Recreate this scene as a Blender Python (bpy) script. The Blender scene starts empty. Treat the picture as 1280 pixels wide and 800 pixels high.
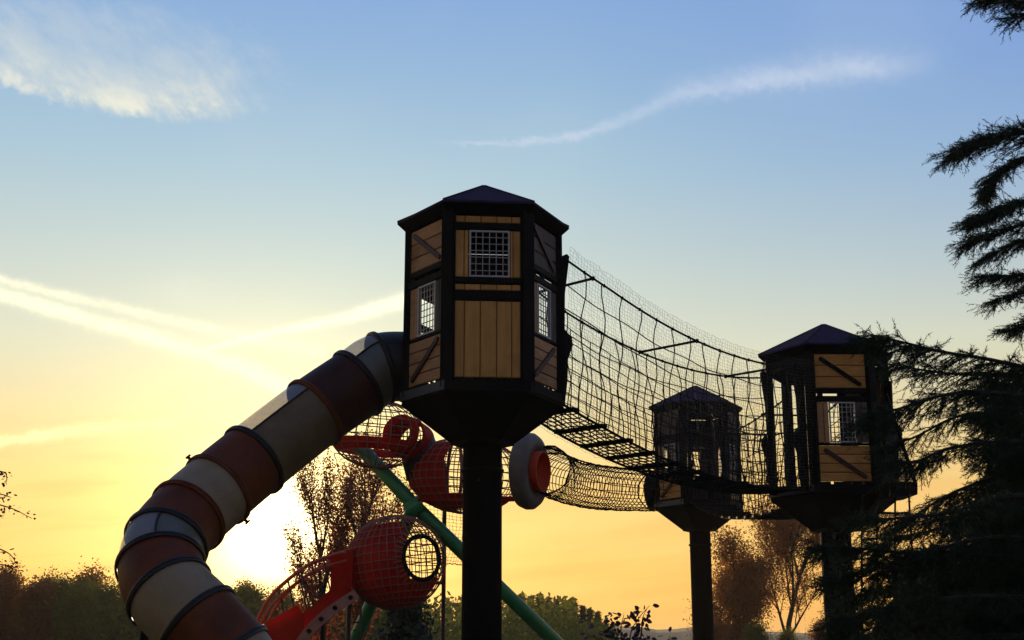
import bpy, math, random
import numpy as np
from mathutils import Vector, Matrix

R = math.radians
random.seed(7)
rng = np.random.default_rng(7)
sc = bpy.context.scene
C = sc.collection

# ------------------------------------------------------------------ camera
F = 1673.0                      # focal length in pixels of the 1280 px wide photograph
PITCH = math.atan(410.0 / F)
EYE = 1.6
HAZE = 0.0003
cam_d = bpy.data.cameras.new('camera')
cam_d.sensor_width = 36.0
cam_d.lens = F / 1280.0 * 36.0
cam_d.clip_start = 0.1
cam_d.clip_end = 6000.0
cam = bpy.data.objects.new('camera', cam_d)
C.objects.link(cam)
cam.location = (0, 0, EYE)
cam.rotation_euler = (R(90) + PITCH, 0, 0)
sc.camera = cam


def W(px, py, Y):
    """world point at forward distance Y that the photograph shows at (px, py)"""
    dx = (px - 640.0) / F
    dy = (400.0 - py) / F
    fy = math.cos(PITCH) - dy * math.sin(PITCH)
    fz = math.sin(PITCH) + dy * math.cos(PITCH)
    k = Y / fy
    return Vector((dx * k, Y, EYE + fz * k))


def azel(px, py):
    p = W(px, py, 10.0) - Vector((0, 0, EYE))
    return math.degrees(math.atan2(p.x, p.y)), math.degrees(math.atan2(p.z, math.hypot(p.x, p.y)))


# ------------------------------------------------------------------ sun
SUN_AZ, SUN_EL = azel(345, 655)
sun_dir = Vector((math.sin(R(SUN_AZ)) * math.cos(R(SUN_EL)), math.cos(R(SUN_AZ)) * math.cos(R(SUN_EL)), math.sin(R(SUN_EL))))
sl = bpy.data.lights.new('sun', 'SUN')
sl.energy = 2.4
sl.angle = R(0.5)
sl.color = (1.0, 0.72, 0.42)
so = bpy.data.objects.new('sun', sl)
C.objects.link(so)
so.rotation_euler = (-sun_dir).to_track_quat('-Z', 'Y').to_euler()

# ------------------------------------------------------------------ view
sc.view_settings.view_transform = 'Standard'
sc.view_settings.look = 'None'
sc.view_settings.exposure = 0.2
sc.view_settings.gamma = 1.0
sc.cycles.use_denoising = True
sc.cycles.max_bounces = 6
sc.cycles.transparent_max_bounces = 16

# ------------------------------------------------------------------ sky
world = bpy.data.worlds.new('World')
sc.world = world
world.use_nodes = True
NT = world.node_tree
NT.nodes.clear()


class N:
    """tiny expression helper for shader nodes"""
    def __init__(s, nt): s.nt = nt

    def m(s, op, a, b=None, c=None, clamp=False):
        n = s.nt.nodes.new('ShaderNodeMath'); n.operation = op; n.use_clamp = clamp
        for i, v in enumerate((a, b, c)):
            if v is None: continue
            if isinstance(v, (int, float)): n.inputs[i].default_value = v
            else: s.nt.links.new(v, n.inputs[i])
        return n.outputs[0]

    def mix(s, f, a, b, mode='MIX'):
        n = s.nt.nodes.new('ShaderNodeMix'); n.data_type = 'RGBA'; n.blend_type = mode; n.clamp_factor = True
        for k, v in ((0, f), (6, a), (7, b)):
            if isinstance(v, (int, float)): n.inputs[k].default_value = v
            elif isinstance(v, tuple): n.inputs[k].default_value = (*v, 1)
            else: s.nt.links.new(v, n.inputs[k])
        return n.outputs[2]

    def noise(s, vec, scale, detail=4, rough=0.5):
        n = s.nt.nodes.new('ShaderNodeTexNoise')
        n.inputs['Scale'].default_value = scale
        n.inputs['Detail'].default_value = detail
        n.inputs['Roughness'].default_value = rough
        s.nt.links.new(vec, n.inputs['Vector'])
        return n.outputs['Fac']

    def comb(s, x, y, z=0.0):
        n = s.nt.nodes.new('ShaderNodeCombineXYZ')
        for i, v in enumerate((x, y, z)):
            if isinstance(v, (int, float)): n.inputs[i].default_value = v
            else: s.nt.links.new(v, n.inputs[i])
        return n.outputs[0]

    def ramp(s, fac, stops):
        n = s.nt.nodes.new('ShaderNodeValToRGB')
        e = n.color_ramp.elements
        while len(e) > 1: e.remove(e[0])
        e[0].position = stops[0][0]; e[0].color = (*stops[0][1], 1)
        for p, c in stops[1:]:
            x = e.new(p); x.color = (*c, 1)
        s.nt.links.new(fac, n.inputs[0])
        return n.outputs[0]


def lin(r, g, b):
    f = lambda v: (v / 255 / 12.92) if v / 255 <= 0.04045 else ((v / 255 + 0.055) / 1.055) ** 2.4
    return (f(r), f(g), f(b))


n = N(NT)
tc = NT.nodes.new('ShaderNodeTexCoord')
sep = NT.nodes.new('ShaderNodeSeparateXYZ')
NT.links.new(tc.outputs['Generated'], sep.inputs[0])
X, Y, Z = sep.outputs
DEG = 180 / math.pi
az = n.m('MULTIPLY', n.m('ARCTAN2', X, Y), DEG)
el = n.m('MULTIPLY', n.m('ARCSINE', n.m('MINIMUM', n.m('MAXIMUM', Z, -1.0), 1.0)), DEG)
elf = n.m('DIVIDE', n.m('MAXIMUM', el, 0.0), 90.0)
warm = n.ramp(elf, [(0.0, lin(243, 174, 80)), (3 / 90, lin(248, 187, 93)), (6.5 / 90, lin(243, 200, 118)),
                    (9.5 / 90, lin(226, 210, 160)), (12.5 / 90, lin(211, 216, 194)), (16 / 90, lin(187, 205, 204)),
                    (20 / 90, lin(160, 193, 212)), (24 / 90, lin(141, 179, 214)), (28 / 90, lin(124, 164, 216)),
                    (45 / 90, lin(86, 122, 180)), (1.0, lin(68, 90, 134))])
# away from the sun the low sky is a dull blue grey
cool = n.ramp(elf, [(0.0, lin(134, 118, 106)), (8 / 90, lin(162, 140, 122)), (20 / 90, lin(142, 136, 134)),
                    (45 / 90, lin(90, 102, 132)), (1.0, lin(68, 90, 134))])
daz = n.m('MULTIPLY', n.m('SUBTRACT', az, SUN_AZ), 1 / DEG)
side = n.m('MULTIPLY_ADD', n.m('COSINE', daz), 0.5, 0.5)
side = n.m('POWER', side, 1.3)
base = n.mix(side, cool, warm)
# right of the view the high sky is a little more violet
viol = n.m('MULTIPLY', n.m('MULTIPLY', n.m('SUBTRACT', az, 2.0), 0.05, clamp=True), n.m('MULTIPLY', n.m('SUBTRACT', el, 12.0), 0.08, clamp=True), clamp=True)
base = n.mix(n.m('MULTIPLY', viol, 0.6), base, lin(112, 148, 216))
# the physical sky mixed in
sky = NT.nodes.new('ShaderNodeTexSky')
sky.sky_type = 'NISHITA'
sky.sun_disc = False
sky.sun_elevation = R(SUN_EL)
sky.sun_rotation = R(SUN_AZ)
sky.dust_density = 2.0
nish = n.mix(1.0, sky.outputs[0], (0.07, 0.07, 0.07), 'MULTIPLY')
base = n.mix(0.12, base, nish)
# aureole
vd = NT.nodes.new('ShaderNodeVectorMath'); vd.operation = 'DOT_PRODUCT'
NT.links.new(tc.outputs['Generated'], vd.inputs[0]); vd.inputs[1].default_value = sun_dir
ang = n.m('MULTIPLY', n.m('ARCCOSINE', n.m('MINIMUM', vd.outputs['Value'], 1.0)), DEG)


def gexp(a, w, p=1.0):
    q = n.m('DIVIDE', a, w)
    if p != 1.0: q = n.m('POWER', q, p)
    return n.m('EXPONENT', n.m('MULTIPLY', q, -1.0))


def cadd(base, fac, col):
    k = n.mix(1.0, n.comb(fac, fac, fac), col, 'MULTIPLY')
    return n.mix(1.0, base, k, 'ADD')


base = cadd(base, gexp(ang, 5.4, 1.7), (0.80, 0.66, 0.26))
base = cadd(base, gexp(ang, 2.15, 1.8), (2.4, 2.2, 1.3))
base = cadd(base, gexp(ang, 10.0, 2.0), (0.0, 0.05, 0.02))


# clouds, all laid out by azimuth and elevation
def smooth(v, a, b):
    t = n.m('DIVIDE', n.m('SUBTRACT', v, a), b - a, clamp=True)
    return n.m('MULTIPLY', n.m('MULTIPLY', t, t), n.m('SUBTRACT', 3.0, n.m('MULTIPLY', t, 2.0)))


def blob(cx, cy, wx, wy, a=0, b=0):
    q = n.m('ADD', n.m('POWER', n.m('ABSOLUTE', n.m('DIVIDE', n.m('SUBTRACT', a or az, cx), wx)), 2.0),
            n.m('POWER', n.m('ABSOLUTE', n.m('DIVIDE', n.m('SUBTRACT', b or el, cy), wy)), 2.0))
    return n.m('EXPONENT', n.m('MULTIPLY', q, -1.0))


front = smooth(Y, 0.0, 0.2)
wl = n.noise(n.comb(n.m('MULTIPLY', az, 0.22), n.m('MULTIPLY', el, 0.5)), 1.0, 5, 0.6)
wl2 = n.noise(n.comb(n.m('MULTIPLY', n.m('ADD', az, n.m('MULTIPLY', el, 0.35)), 0.75), n.m('MULTIPLY', el, 0.30), 4.0), 1.0, 5, 0.62)
wf = n.noise(n.comb(n.m('MULTIPLY', az, 2.2), n.m('MULTIPLY', el, 2.2), 9.0), 1.0, 5, 0.6)

# cirrus top left: a crisp lower edge with wisps trailing upward
a0, e0 = azel(150, 112)
azw = n.m('ADD', az, n.m('MULTIPLY', n.m('SUBTRACT', wl, 0.5), 2.0))
elw = n.m('ADD', el, n.m('MULTIPLY', n.m('SUBTRACT', wf, 0.5), 0.9))
wl3 = n.noise(n.comb(n.m('MULTIPLY', n.m('ADD', az, n.m('MULTIPLY', el, 0.9)), 0.55), n.m('MULTIPLY', n.m('SUBTRACT', el, n.m('MULTIPLY', az, 0.12)), 0.55), 21.0), 1.0, 8, 0.66)
lowline = n.m('MULTIPLY_ADD', n.m('POWER', n.m('ABSOLUTE', n.m('SUBTRACT', azw, a0 + 1.5)), 2.0), 0.016, e0 - 1.05)
above = n.m('SUBTRACT', elw, lowline)
rise = smooth(above, -0.2, 0.55)
fall = n.m('EXPONENT', n.m('MULTIPLY', n.m('MAXIMUM', above, 0.0), -0.55))
qx = n.m('POWER', n.m('ABSOLUTE', n.m('DIVIDE', n.m('SUBTRACT', azw, a0 - 1.6), 9.8)), 2.0)
qy = n.m('POWER', n.m('ABSOLUTE', n.m('DIVIDE', n.m('SUBTRACT', elw, e0 + 0.8), 3.2)), 2.0)
dens_ = n.m('SUBTRACT', 1.0, n.m('ADD', qx, qy))
dens_ = n.m('ADD', dens_, n.m('MULTIPLY', n.m('SUBTRACT', wl3, 0.5), 1.5))
cir = n.m('MULTIPLY', smooth(dens_, 0.0, 0.95), n.m('MULTIPLY', rise, n.m('MULTIPLY_ADD', fall, 0.8, 0.2)))
cir = n.m('MULTIPLY', cir, n.m('MULTIPLY_ADD', wl3, 1.4, 0.05, clamp=True))
core = n.m('MULTIPLY', n.m('MULTIPLY', rise, n.m('EXPONENT', n.m('MULTIPLY', n.m('MAXIMUM', above, 0.0), -1.5))), n.m('MULTIPLY', smooth(dens_, 0.25, 0.9), smooth(wl3, 0.42, 0.68)))
clouds = [(n.m('MULTIPLY', cir, 0.85, clamp=True), lin(222, 220, 205)), (n.m('MULTIPLY', core, 0.85, clamp=True), lin(252, 244, 214))]


def trail(pts, w0, w1, amp, col, warp=0.25):
    """a contrail as a chain of soft capsules; pts in photo pixels turned into azimuth/elevation"""
    acc = None
    P = [azel(*p) for p in pts]
    wa = n.m('ADD', az, n.m('MULTIPLY', n.m('SUBTRACT', wf, 0.5), warp))
    we = n.m('ADD', el, n.m('MULTIPLY', n.m('SUBTRACT', wf, 0.5), warp * 1.4))
    L = len(P) - 1
    for i in range(L):
        (x0, y0), (x1, y1) = P[i], P[i + 1]
        dx, dy = x1 - x0, y1 - y0
        l2 = dx * dx + dy * dy
        t = n.m('DIVIDE', n.m('ADD', n.m('MULTIPLY', n.m('SUBTRACT', wa, x0), dx), n.m('MULTIPLY', n.m('SUBTRACT', we, y0), dy)), l2, clamp=True)
        px_ = n.m('SUBTRACT', n.m('SUBTRACT', wa, x0), n.m('MULTIPLY', t, dx))
        py_ = n.m('SUBTRACT', n.m('SUBTRACT', we, y0), n.m('MULTIPLY', t, dy))
        d = n.m('SQRT', n.m('ADD', n.m('MULTIPLY', px_, px_), n.m('MULTIPLY', py_, py_)))
        wa0 = w0 + (w1 - w0) * i / L; wa1 = w0 + (w1 - w0) * (i + 1) / L
        w = n.m('MULTIPLY_ADD', t, wa1 - wa0, wa0)
        g = n.m('EXPONENT', n.m('MULTIPLY', n.m('POWER', n.m('DIVIDE', d, w), 2.0), -1.0))
        if isinstance(amp, tuple):
            a0_, a1_ = (amp[i], amp[i + 1]) if len(amp) > 2 else (amp[0] + (amp[1] - amp[0]) * i / L, amp[0] + (amp[1] - amp[0]) * (i + 1) / L)
            g = n.m('MULTIPLY', g, n.m('MULTIPLY_ADD', t, a1_ - a0_, a0_))
        acc = g if acc is None else n.m('MAXIMUM', acc, g)
    tex = n.m('MULTIPLY_ADD', wl3, 2.4, -0.15)
    if not isinstance(amp, tuple): acc = n.m('MULTIPLY', acc, amp)
    clouds.append((n.m('MULTIPLY', acc, tex, clamp=True), tuple(min(v, 1) * (1.12 if col[2] < 0.70 else 1) for v in col)))


trail([(-200, 330), (0, 368), (180, 418), (300, 458), (390, 500)], 0.22, 0.40, (1.0, 0.95), lin(255, 249, 208))
trail([(-200, 315), (0, 350), (160, 388), (280, 415), (400, 440)], 0.15, 0.26, (0.8, 0.5), lin(252, 244, 208))
trail([(255, 437), (330, 418), (430, 398), (510, 374), (600, 352), (690, 332)], 0.09, 0.46, (0.85, 0.9, 1.0, 1.1, 0.6, 0.0), lin(255, 249, 214))
trail([(540, 178), (640, 179), (720, 171), (790, 146), (850, 118), (960, 100), (1070, 86), (1180, 74)], 0.06, 0.50, (0.1, 0.45, 0.5, 0.32, 0.3, 0.42, 0.40, 0.0), lin(198, 208, 224), 0.5)
trail([(800, 122), (880, 104), (960, 92), (1080, 80), (1140, 74)], 0.5, 0.8, (0.0, 0.2, 0.28, 0.2, 0.0), lin(190, 200, 222), 0.8)
trail([(-160, 560), (0, 552), (120, 535), (230, 528)], 0.16, 0.3, (1.0, 0.5), lin(255, 250, 180), 0.5)
clouds.append((n.m('MULTIPLY', blob(*azel(235, 365), 1.5, 0.8, azw, elw), n.m('MULTIPLY', wl2, 0.5)), lin(232, 232, 212)))
# thin layered streaks over the low sky
ls = n.noise(n.comb(n.m('MULTIPLY', n.m('ADD', az, n.m('MULTIPLY', el, 1.6)), 0.10), n.m('MULTIPLY', n.m('SUBTRACT', el, n.m('MULTIPLY', az, 0.10)), 0.95), 2.0), 1.0, 4, 0.5)
lowm = n.m('MULTIPLY', smooth(el, 14.0, 6.0), smooth(ls, 0.40, 0.75))
clouds.append((n.m('MULTIPLY', lowm, 0.30), lin(255, 222, 140)))
lown = n.m('MULTIPLY', n.m('MULTIPLY', smooth(el, 12.0, 5.0), smooth(ls, 0.55, 0.30)), smooth(ang, 2.0, 7.0))
clouds.append((n.m('MULTIPLY', lown, 0.28), lin(236, 176, 104)))
bl = n.noise(n.comb(n.m('MULTIPLY', az, 0.09), n.m('MULTIPLY', el, 0.13), 12.0), 1.0, 3, 0.5)
clouds.append((n.m('MULTIPLY', n.m('MULTIPLY', smooth(bl, 0.45, 0.75), smooth(el, 8.0, 16.0)), 0.08), lin(200, 214, 214)))

for fac, col in clouds:
    base = n.mix(n.m('MULTIPLY', fac, front, clamp=True), base, col)
bg = NT.nodes.new('ShaderNodeBackground')
NT.links.new(base, bg.inputs[0])
bg.inputs[1].default_value = 1.0
wo = NT.nodes.new('ShaderNodeOutputWorld')
NT.links.new(bg.outputs[0], wo.inputs[0])


# ------------------------------------------------------------------ materials
def mat(name, c1, c2=None, rough=0.6, scale=3.0, stretch=(1, 1, 1), bump=0.0, metal=0.0, spec=0.5, trans=0.0, vary=0.0, stain=0.0):
    m_ = bpy.data.materials.new(name)
    m_.use_nodes = True
    nt = m_.node_tree
    b = nt.nodes['Principled BSDF']
    k = N(nt)
    b.inputs['Roughness'].default_value = rough
    b.inputs['Metallic'].default_value = metal
    b.inputs['Specular IOR Level'].default_value = spec
    t = nt.nodes.new('ShaderNodeTexCoord')
    mp = nt.nodes.new('ShaderNodeMapping'); mp.inputs['Scale'].default_value = stretch
    nt.links.new(t.outputs['Object'], mp.inputs[0])
    f = k.noise(mp.outputs[0], scale, 6, 0.62)
    if c2 is None: c2 = tuple(v * 0.6 for v in c1)
    col = k.ramp(f, [(0.32, c2), (0.68, c1)])
    if stain:
        f2 = k.noise(t.outputs['Object'], 2.3, 5, 0.6)
        col = k.mix(k.m('MULTIPLY', k.m('MULTIPLY', k.m('SUBTRACT', f2, 0.5), 4.0, clamp=True), stain), col, tuple(v * 0.35 for v in c2))
    if vary:
        oi = nt.nodes.new('ShaderNodeObjectInfo')
        q = k.m('MULTIPLY_ADD', oi.outputs['Random'], vary, 1.0 - vary)
        col = k.mix(1.0, col, k.comb(q, q, q), 'MULTIPLY')
    nt.links.new(col, b.inputs['Base Color'])
    if bump:
        bn = nt.nodes.new('ShaderNodeBump'); bn.inputs['Strength'].default_value = bump; bn.inputs['Distance'].default_value = 0.01
        nt.links.new(f, bn.inputs['Height']); nt.links.new(bn.outputs[0], b.inputs['Normal'])
    if trans:
        tr = nt.nodes.new('ShaderNodeBsdfTranslucent')
        nt.links.new(col, tr.inputs[0])
        mx = nt.nodes.new('ShaderNodeMixShader'); mx.inputs[0].default_value = trans
        out = nt.nodes['Material Output']
        nt.links.new(b.outputs[0], mx.inputs[1]); nt.links.new(tr.outputs[0], mx.inputs[2]); nt.links.new(mx.outputs[0], out.inputs[0])
    return m_


BLACK = mat('black_steel', (0.005, 0.005, 0.006), (0.003, 0.003, 0.003), 0.65, 5, bump=0.1, spec=0.08)
POST = mat('dark_timber_post', (0.005, 0.004, 0.004), (0.003, 0.0025, 0.0025), 0.85, 8, (1, 1, 0.15), 0.3, spec=0.05)
PLANKV = mat('tan_plank_upright', (0.62, 0.315, 0.095), (0.48, 0.24, 0.065), 0.7, 7, (4, 4, 0.25), 0.35, spec=0.15, vary=0.22, stain=0.5)
PLANKH = mat('tan_plank_level', (0.56, 0.30, 0.14), (0.38, 0.20, 0.09), 0.7, 5, (1, 1, 7), 0.35, spec=0.15, vary=0.28, stain=0.5)
PLANKO = mat('orange_tan_plank', (0.66, 0.32, 0.085), (0.46, 0.22, 0.055), 0.7, 5, (1, 1, 7), 0.35, spec=0.15, vary=0.25, stain=0.4)
PLANKD = mat('dark_plank', (0.16, 0.13, 0.10), (0.10, 0.08, 0.065), 0.7, 6, (2, 2, 1), 0.25, spec=0.15, vary=0.3, stain=0.5)  # darker, greyer version of the wall plank colour
BRACE = mat('brown_brace', (0.055, 0.022, 0.016), (0.035, 0.012, 0.01), 0.6, 6, spec=0.3)
GRID = mat('grey_wire_mesh', (0.42, 0.40, 0.38), (0.30, 0.29, 0.28), 0.5, 10)
SILL = mat('grey_sill', (0.06, 0.065, 0.07), (0.04, 0.04, 0.045), 0.6, 6)
ROOF = mat('dark_violet_roofing', (0.045, 0.028, 0.060), (0.028, 0.018, 0.038), 0.9, 9, bump=0.35, spec=0.05)
ROPE = mat('black_rope', (0.012, 0.012, 0.012), (0.006, 0.006, 0.006), 0.9, 30, spec=0.1)
WIRE = mat('thin_steel_wire', (0.06, 0.06, 0.055), (0.03, 0.03, 0.03), 0.6, 30)
TRED = mat('red_brown_tube', (0.20, 0.050, 0.016), (0.125, 0.028, 0.009), 0.5, 2.0, (1, 1, 1), 0.05, spec=0.2, trans=0.35, stain=0.45)
TBEI = mat('beige_grey_tube', (0.40, 0.30, 0.18), (0.30, 0.22, 0.125), 0.45, 2.2, bump=0.05, spec=0.3, trans=0.35, stain=0.4)
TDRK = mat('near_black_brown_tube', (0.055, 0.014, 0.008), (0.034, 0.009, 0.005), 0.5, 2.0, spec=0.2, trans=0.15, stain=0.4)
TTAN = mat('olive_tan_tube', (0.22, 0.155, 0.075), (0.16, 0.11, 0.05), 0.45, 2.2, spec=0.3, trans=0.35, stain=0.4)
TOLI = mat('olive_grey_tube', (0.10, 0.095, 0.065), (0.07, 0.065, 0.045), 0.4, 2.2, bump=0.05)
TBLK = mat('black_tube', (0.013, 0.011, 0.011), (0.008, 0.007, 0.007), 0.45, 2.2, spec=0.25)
CRED = mat('red_membrane', (0.62, 0.022, 0.009), (0.45, 0.014, 0.006), 0.6, 3.0, bump=0.1, spec=0.2, trans=0.6)
CORA = mat('orange_red_plastic', (0.66, 0.065, 0.012), (0.5, 0.045, 0.008), 0.45, 3.0, trans=0.25)
RROPE = mat('red_brown_rope', (0.34, 0.12, 0.08), (0.20, 0.06, 0.04), 0.8, 30)
TROPE = mat('tan_rope', (0.30, 0.16, 0.10), (0.18, 0.09, 0.06), 0.8, 30)
GREEN = mat('green_painted_steel', (0.022, 0.22, 0.06), (0.014, 0.14, 0.04), 0.4, 3.0, bump=0.05)
GREYP = mat('grey_plastic_drum', (0.15, 0.125, 0.10), (0.10, 0.08, 0.065), 0.55, 3.0, spec=0.15)
PURP = mat('dark_purple_pole', (0.05, 0.012, 0.03), (0.03, 0.008, 0.02), 0.5, 3.0)
TANB = mat('tan_beam', (0.36, 0.14, 0.08), (0.26, 0.09, 0.05), 0.6, 5.0)
BARK = mat('dark_bark', (0.035, 0.026, 0.02), (0.018, 0.013, 0.011), 0.9, 6, (1, 1, 0.3), 0.4)
CEDAR = mat('cedar_needles', (0.030, 0.055, 0.030), (0.016, 0.032, 0.018), 0.8, 3, trans=0.0, spec=0.15)
LEAFR = mat('reddish_autumn_leaf', (0.42, 0.10, 0.035), (0.22, 0.05, 0.022), 0.7, 1.2, trans=0.65)
LEAFO = mat('olive_leaf', (0.19, 0.20, 0.026), (0.11, 0.11, 0.016), 0.8, 0.5, trans=0.6)
LEAFB = mat('brown_olive_leaf', (0.36, 0.115, 0.026), (0.19, 0.07, 0.016), 0.8, 0.6, trans=0.6)
LEAFD = mat('dark_conifer_leaf', (0.03, 0.045, 0.02), (0.015, 0.025, 0.012), 0.8, 0.8, trans=0.1)
LEAFP = mat('purple_leaf', (0.035, 0.018, 0.028), (0.02, 0.01, 0.018), 0.6, 3, trans=0.12)
GRASS = mat('grass', (0.06, 0.085, 0.025), (0.035, 0.05, 0.018), 0.9, 0.4, bump=0.5)
HILL = mat('wooded_hill', (0.07, 0.075, 0.03), (0.04, 0.045, 0.02), 0.95, 0.05)
CHIPS = mat('bark_chips', (0.09, 0.065, 0.045), (0.05, 0.038, 0.028), 0.95, 2.0, bump=0.4)
# clear acrylic
CLEAR = bpy.data.materials.new('clear_acrylic'); CLEAR.use_nodes = True
_nt = CLEAR.node_tree; _b = _nt.nodes['Principled BSDF']
_b.inputs['Base Color'].default_value = (0.55, 0.56, 0.60, 1); _b.inputs['Roughness'].default_value = 0.22
_tr = _nt.nodes.new('ShaderNodeBsdfTransparent'); _tr.inputs[0].default_value = (0.86, 0.84, 0.84, 1)
_mx = _nt.nodes.new('ShaderNodeMixShader'); _mx.inputs[0].default_value = 0.78
_nt.links.new(_b.outputs[0], _mx.inputs[1]); _nt.links.new(_tr.outputs[0], _mx.inputs[2])
_nt.links.new(_mx.outputs[0], _nt.nodes['Material Output'].inputs[0])


# ------------------------------------------------------------------ mesh helpers
def frame_of(t):
    t = t.normalized()
    up = Vector((0, 0, 1)) if abs(t.z) < 0.95 else Vector((0, 1, 0))
    s = t.cross(up).normalized()
    return s, s.cross(t).normalized()


class MB:
    def __init__(s): s.v = []; s.f = []

    def add(s, vs, fs):
        o = len(s.v); s.v += [tuple(p) for p in vs]; s.f += [tuple(i + o for i in f) for f in fs]; return s

    def hexa(s, a, b):
        """two loops of equal length joined into a closed prism"""
        k = len(a)
        fs = [tuple(range(k))[::-1], tuple(range(k, 2 * k))]
        for i in range(k):
            j = (i + 1) % k
            fs.append((i, j, j + k, i + k))
        return s.add(list(a) + list(b), fs)

    def box(s, x0, x1, y0, y1, z0, z1):
        return s.hexa([(x0, y0, z0), (x1, y0, z0), (x1, y1, z0), (x0, y1, z0)], [(x0, y0, z1), (x1, y0, z1), (x1, y1, z1), (x0, y1, z1)])

    def tube(s, pts, r, k=5, cap=True):
        pts = [Vector(p) for p in pts]
        L = len(pts)
        rs = r if isinstance(r, (list, tuple)) else [r] * L
        o = len(s.v)
        prev = None
        for i, p in enumerate(pts):
            t = (pts[min(i + 1, L - 1)] - pts[max(i - 1, 0)])
            if t.length < 1e-9: t = Vector((0, 0, 1))
            t.normalize()
            if prev is None: a, _ = frame_of(t); b = t.cross(a)
            else:
                a = (prev - t * prev.dot(t))
                if a.length < 1e-6: a, _ = frame_of(t)
                a.normalize(); b = t.cross(a)
            prev = a
            for j in range(k):
                an = 2 * math.pi * j / k
                s.v.append(tuple(p + (a * math.cos(an) + b * math.sin(an)) * rs[i]))
        for i in range(L - 1):
            for j in range(k):
                q = (j + 1) % k
                s.f.append((o + i * k + j, o + i * k + q, o + (i + 1) * k + q, o + (i + 1) * k + j))
        if cap and k > 2:
            s.f.append(tuple(o + j for j in range(k))[::-1]); s.f.append(tuple(o + (L - 1) * k + j for j in range(k)))
        return s

    def beam(s, a, b, w, h, side=None):
        a, b = Vector(a), Vector(b)
        t = (b - a).normalized()
        if side is None: sd, up = frame_of(t)
        else:
            sd = (Vector(side) - t * Vector(side).dot(t)).normalized(); up = sd.cross(t)
        sd = sd * w / 2; up = up * h / 2
        return s.hexa([a - sd - up, a + sd - up, a + sd + up, a - sd + up], [b - sd - up, b + sd - up, b + sd + up, b - sd + up])

    def torus(s, c, nrm, Rr, r, k=24, q=6, sq=1.0):
        c = Vector(c); a, b = frame_of(Vector(nrm)); nn = Vector(nrm).normalized()
        o = len(s.v)
        for i in range(k):
            t = 2 * math.pi * i / k
            d = a * math.cos(t) + b * math.sin(t)
            for j in range(q):
                u = 2 * math.pi * j / q
                s.v.append(tuple(c + d * (Rr + r * math.cos(u)) + nn * (r * sq * math.sin(u))))
        for i in range(k):
            for j in range(q):
                i2 = (i + 1) % k; j2 = (j + 1) % q
                s.f.append((o + i * q + j, o + i2 * q + j, o + i2 * q + j2, o + i * q + j2))
        return s

    def build(s, name, m_, parent=None, org=None, smooth_=False, kind=None):
        o = Vector(org) if org is not None else (Vector(parent.get('_org', (0, 0, 0))) if parent else Vector((0, 0, 0)))
        me = bpy.data.meshes.new(name)
        me.from_pydata([(v[0] - o.x, v[1] - o.y, v[2] - o.z) for v in s.v], [], s.f)
        me.materials.append(m_)
        if smooth_:
            me.shade_smooth()
        ob = bpy.data.objects.new(name, me)
        C.objects.link(ob)
        if parent:
            ob.parent = parent
            ob['_org'] = tuple(o)
        else:
            ob.location = o; ob['_org'] = tuple(o)
        if kind: ob['kind'] = kind
        return ob


def np_mesh(name, V, Fq, m_, smooth_=False):
    me = bpy.data.meshes.new(name)
    V = np.asarray(V, dtype=np.float32); Fq = np.asarray(Fq, dtype=np.int32)
    k = Fq.shape[1]
    me.vertices.add(len(V)); me.vertices.foreach_set('co', V.ravel())
    me.loops.add(Fq.size); me.loops.foreach_set('vertex_index', Fq.ravel())
    me.polygons.add(len(Fq)); me.polygons.foreach_set('loop_start', np.arange(0, Fq.size, k, dtype=np.int32))
    me.update(calc_edges=True)
    me.materials.append(m_)
    return me


def thing(name, label, cat, loc=(0, 0, 0), group=None):
    o = bpy.data.objects.new(name, None); C.objects.link(o)
    o.location = loc; o['_org'] = tuple(loc)
    o['label'] = label; o['category'] = cat
    if group: o['group'] = group
    return o


def tag(o, label, cat, group=None):
    o['label'] = label; o['category'] = cat
    if group: o['group'] = group
    return o


def obj_mesh(name, me, parent=None, loc=(0, 0, 0)):
    ob = bpy.data.objects.new(name, me); C.objects.link(ob)
    ob.location = loc
    if parent: ob.parent = parent
    return ob


def catmull(P, m=10):
    P = [Vector(p) for p in P]
    Q = [P[0] * 2 - P[1]] + P + [P[-1] * 2 - P[-2]]
    out = []
    for i in range(1, len(Q) - 2):
        for j in range(m):
            t = j / m
            out.append(0.5 * ((2 * Q[i]) + (Q[i + 1] - Q[i - 1]) * t + (2 * Q[i - 1] - 5 * Q[i] + 4 * Q[i + 1] - Q[i + 2]) * t * t + (3 * Q[i] - Q[i - 1] - 3 * Q[i + 1] + Q[i + 2]) * t ** 3))
    out.append(P[-1])
    return out


# ------------------------------------------------------------------ ground
def sheet(name, m_, z, pts):
    b = MB(); b.add([(x, y, z) for x, y in pts], [tuple(range(len(pts)))])
    o = b.build(name, m_); o['kind'] = 'structure'; return o


gr = MB()
NG = 60
xs = [(-1 + 2 * i / NG) for i in range(NG + 1)]
gx = [math.copysign(abs(v) ** 3, v) * 3000 for v in xs]
for iy in range(NG + 1):
    for ix in range(NG + 1):
        x, y = gx[ix], gx[iy] + 20
        d = math.hypot(x, y)
        z = -0.02 + (0.25 * math.sin(x * 0.05) * math.cos(y * 0.043) if 45 < d < 400 else 0)
        gr.v.append((x, y, z))
for iy in range(NG):
    for ix in range(NG):
        a = iy * (NG + 1) + ix
        gr.f.append((a, a + 1, a + NG + 2, a + NG + 1))
g = gr.build('grass_ground', GRASS, smooth_=True); g['kind'] = 'structure'
sheet('bark_chip_surface', CHIPS, 0.0, [(3 + 11 * math.cos(t) * (1 + 0.08 * math.sin(3 * t)), 22 + 13 * math.sin(t) * (1 + 0.06 * math.cos(4 * t))) for t in [2 * math.pi * i / 40 for i in range(40)]])
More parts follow.
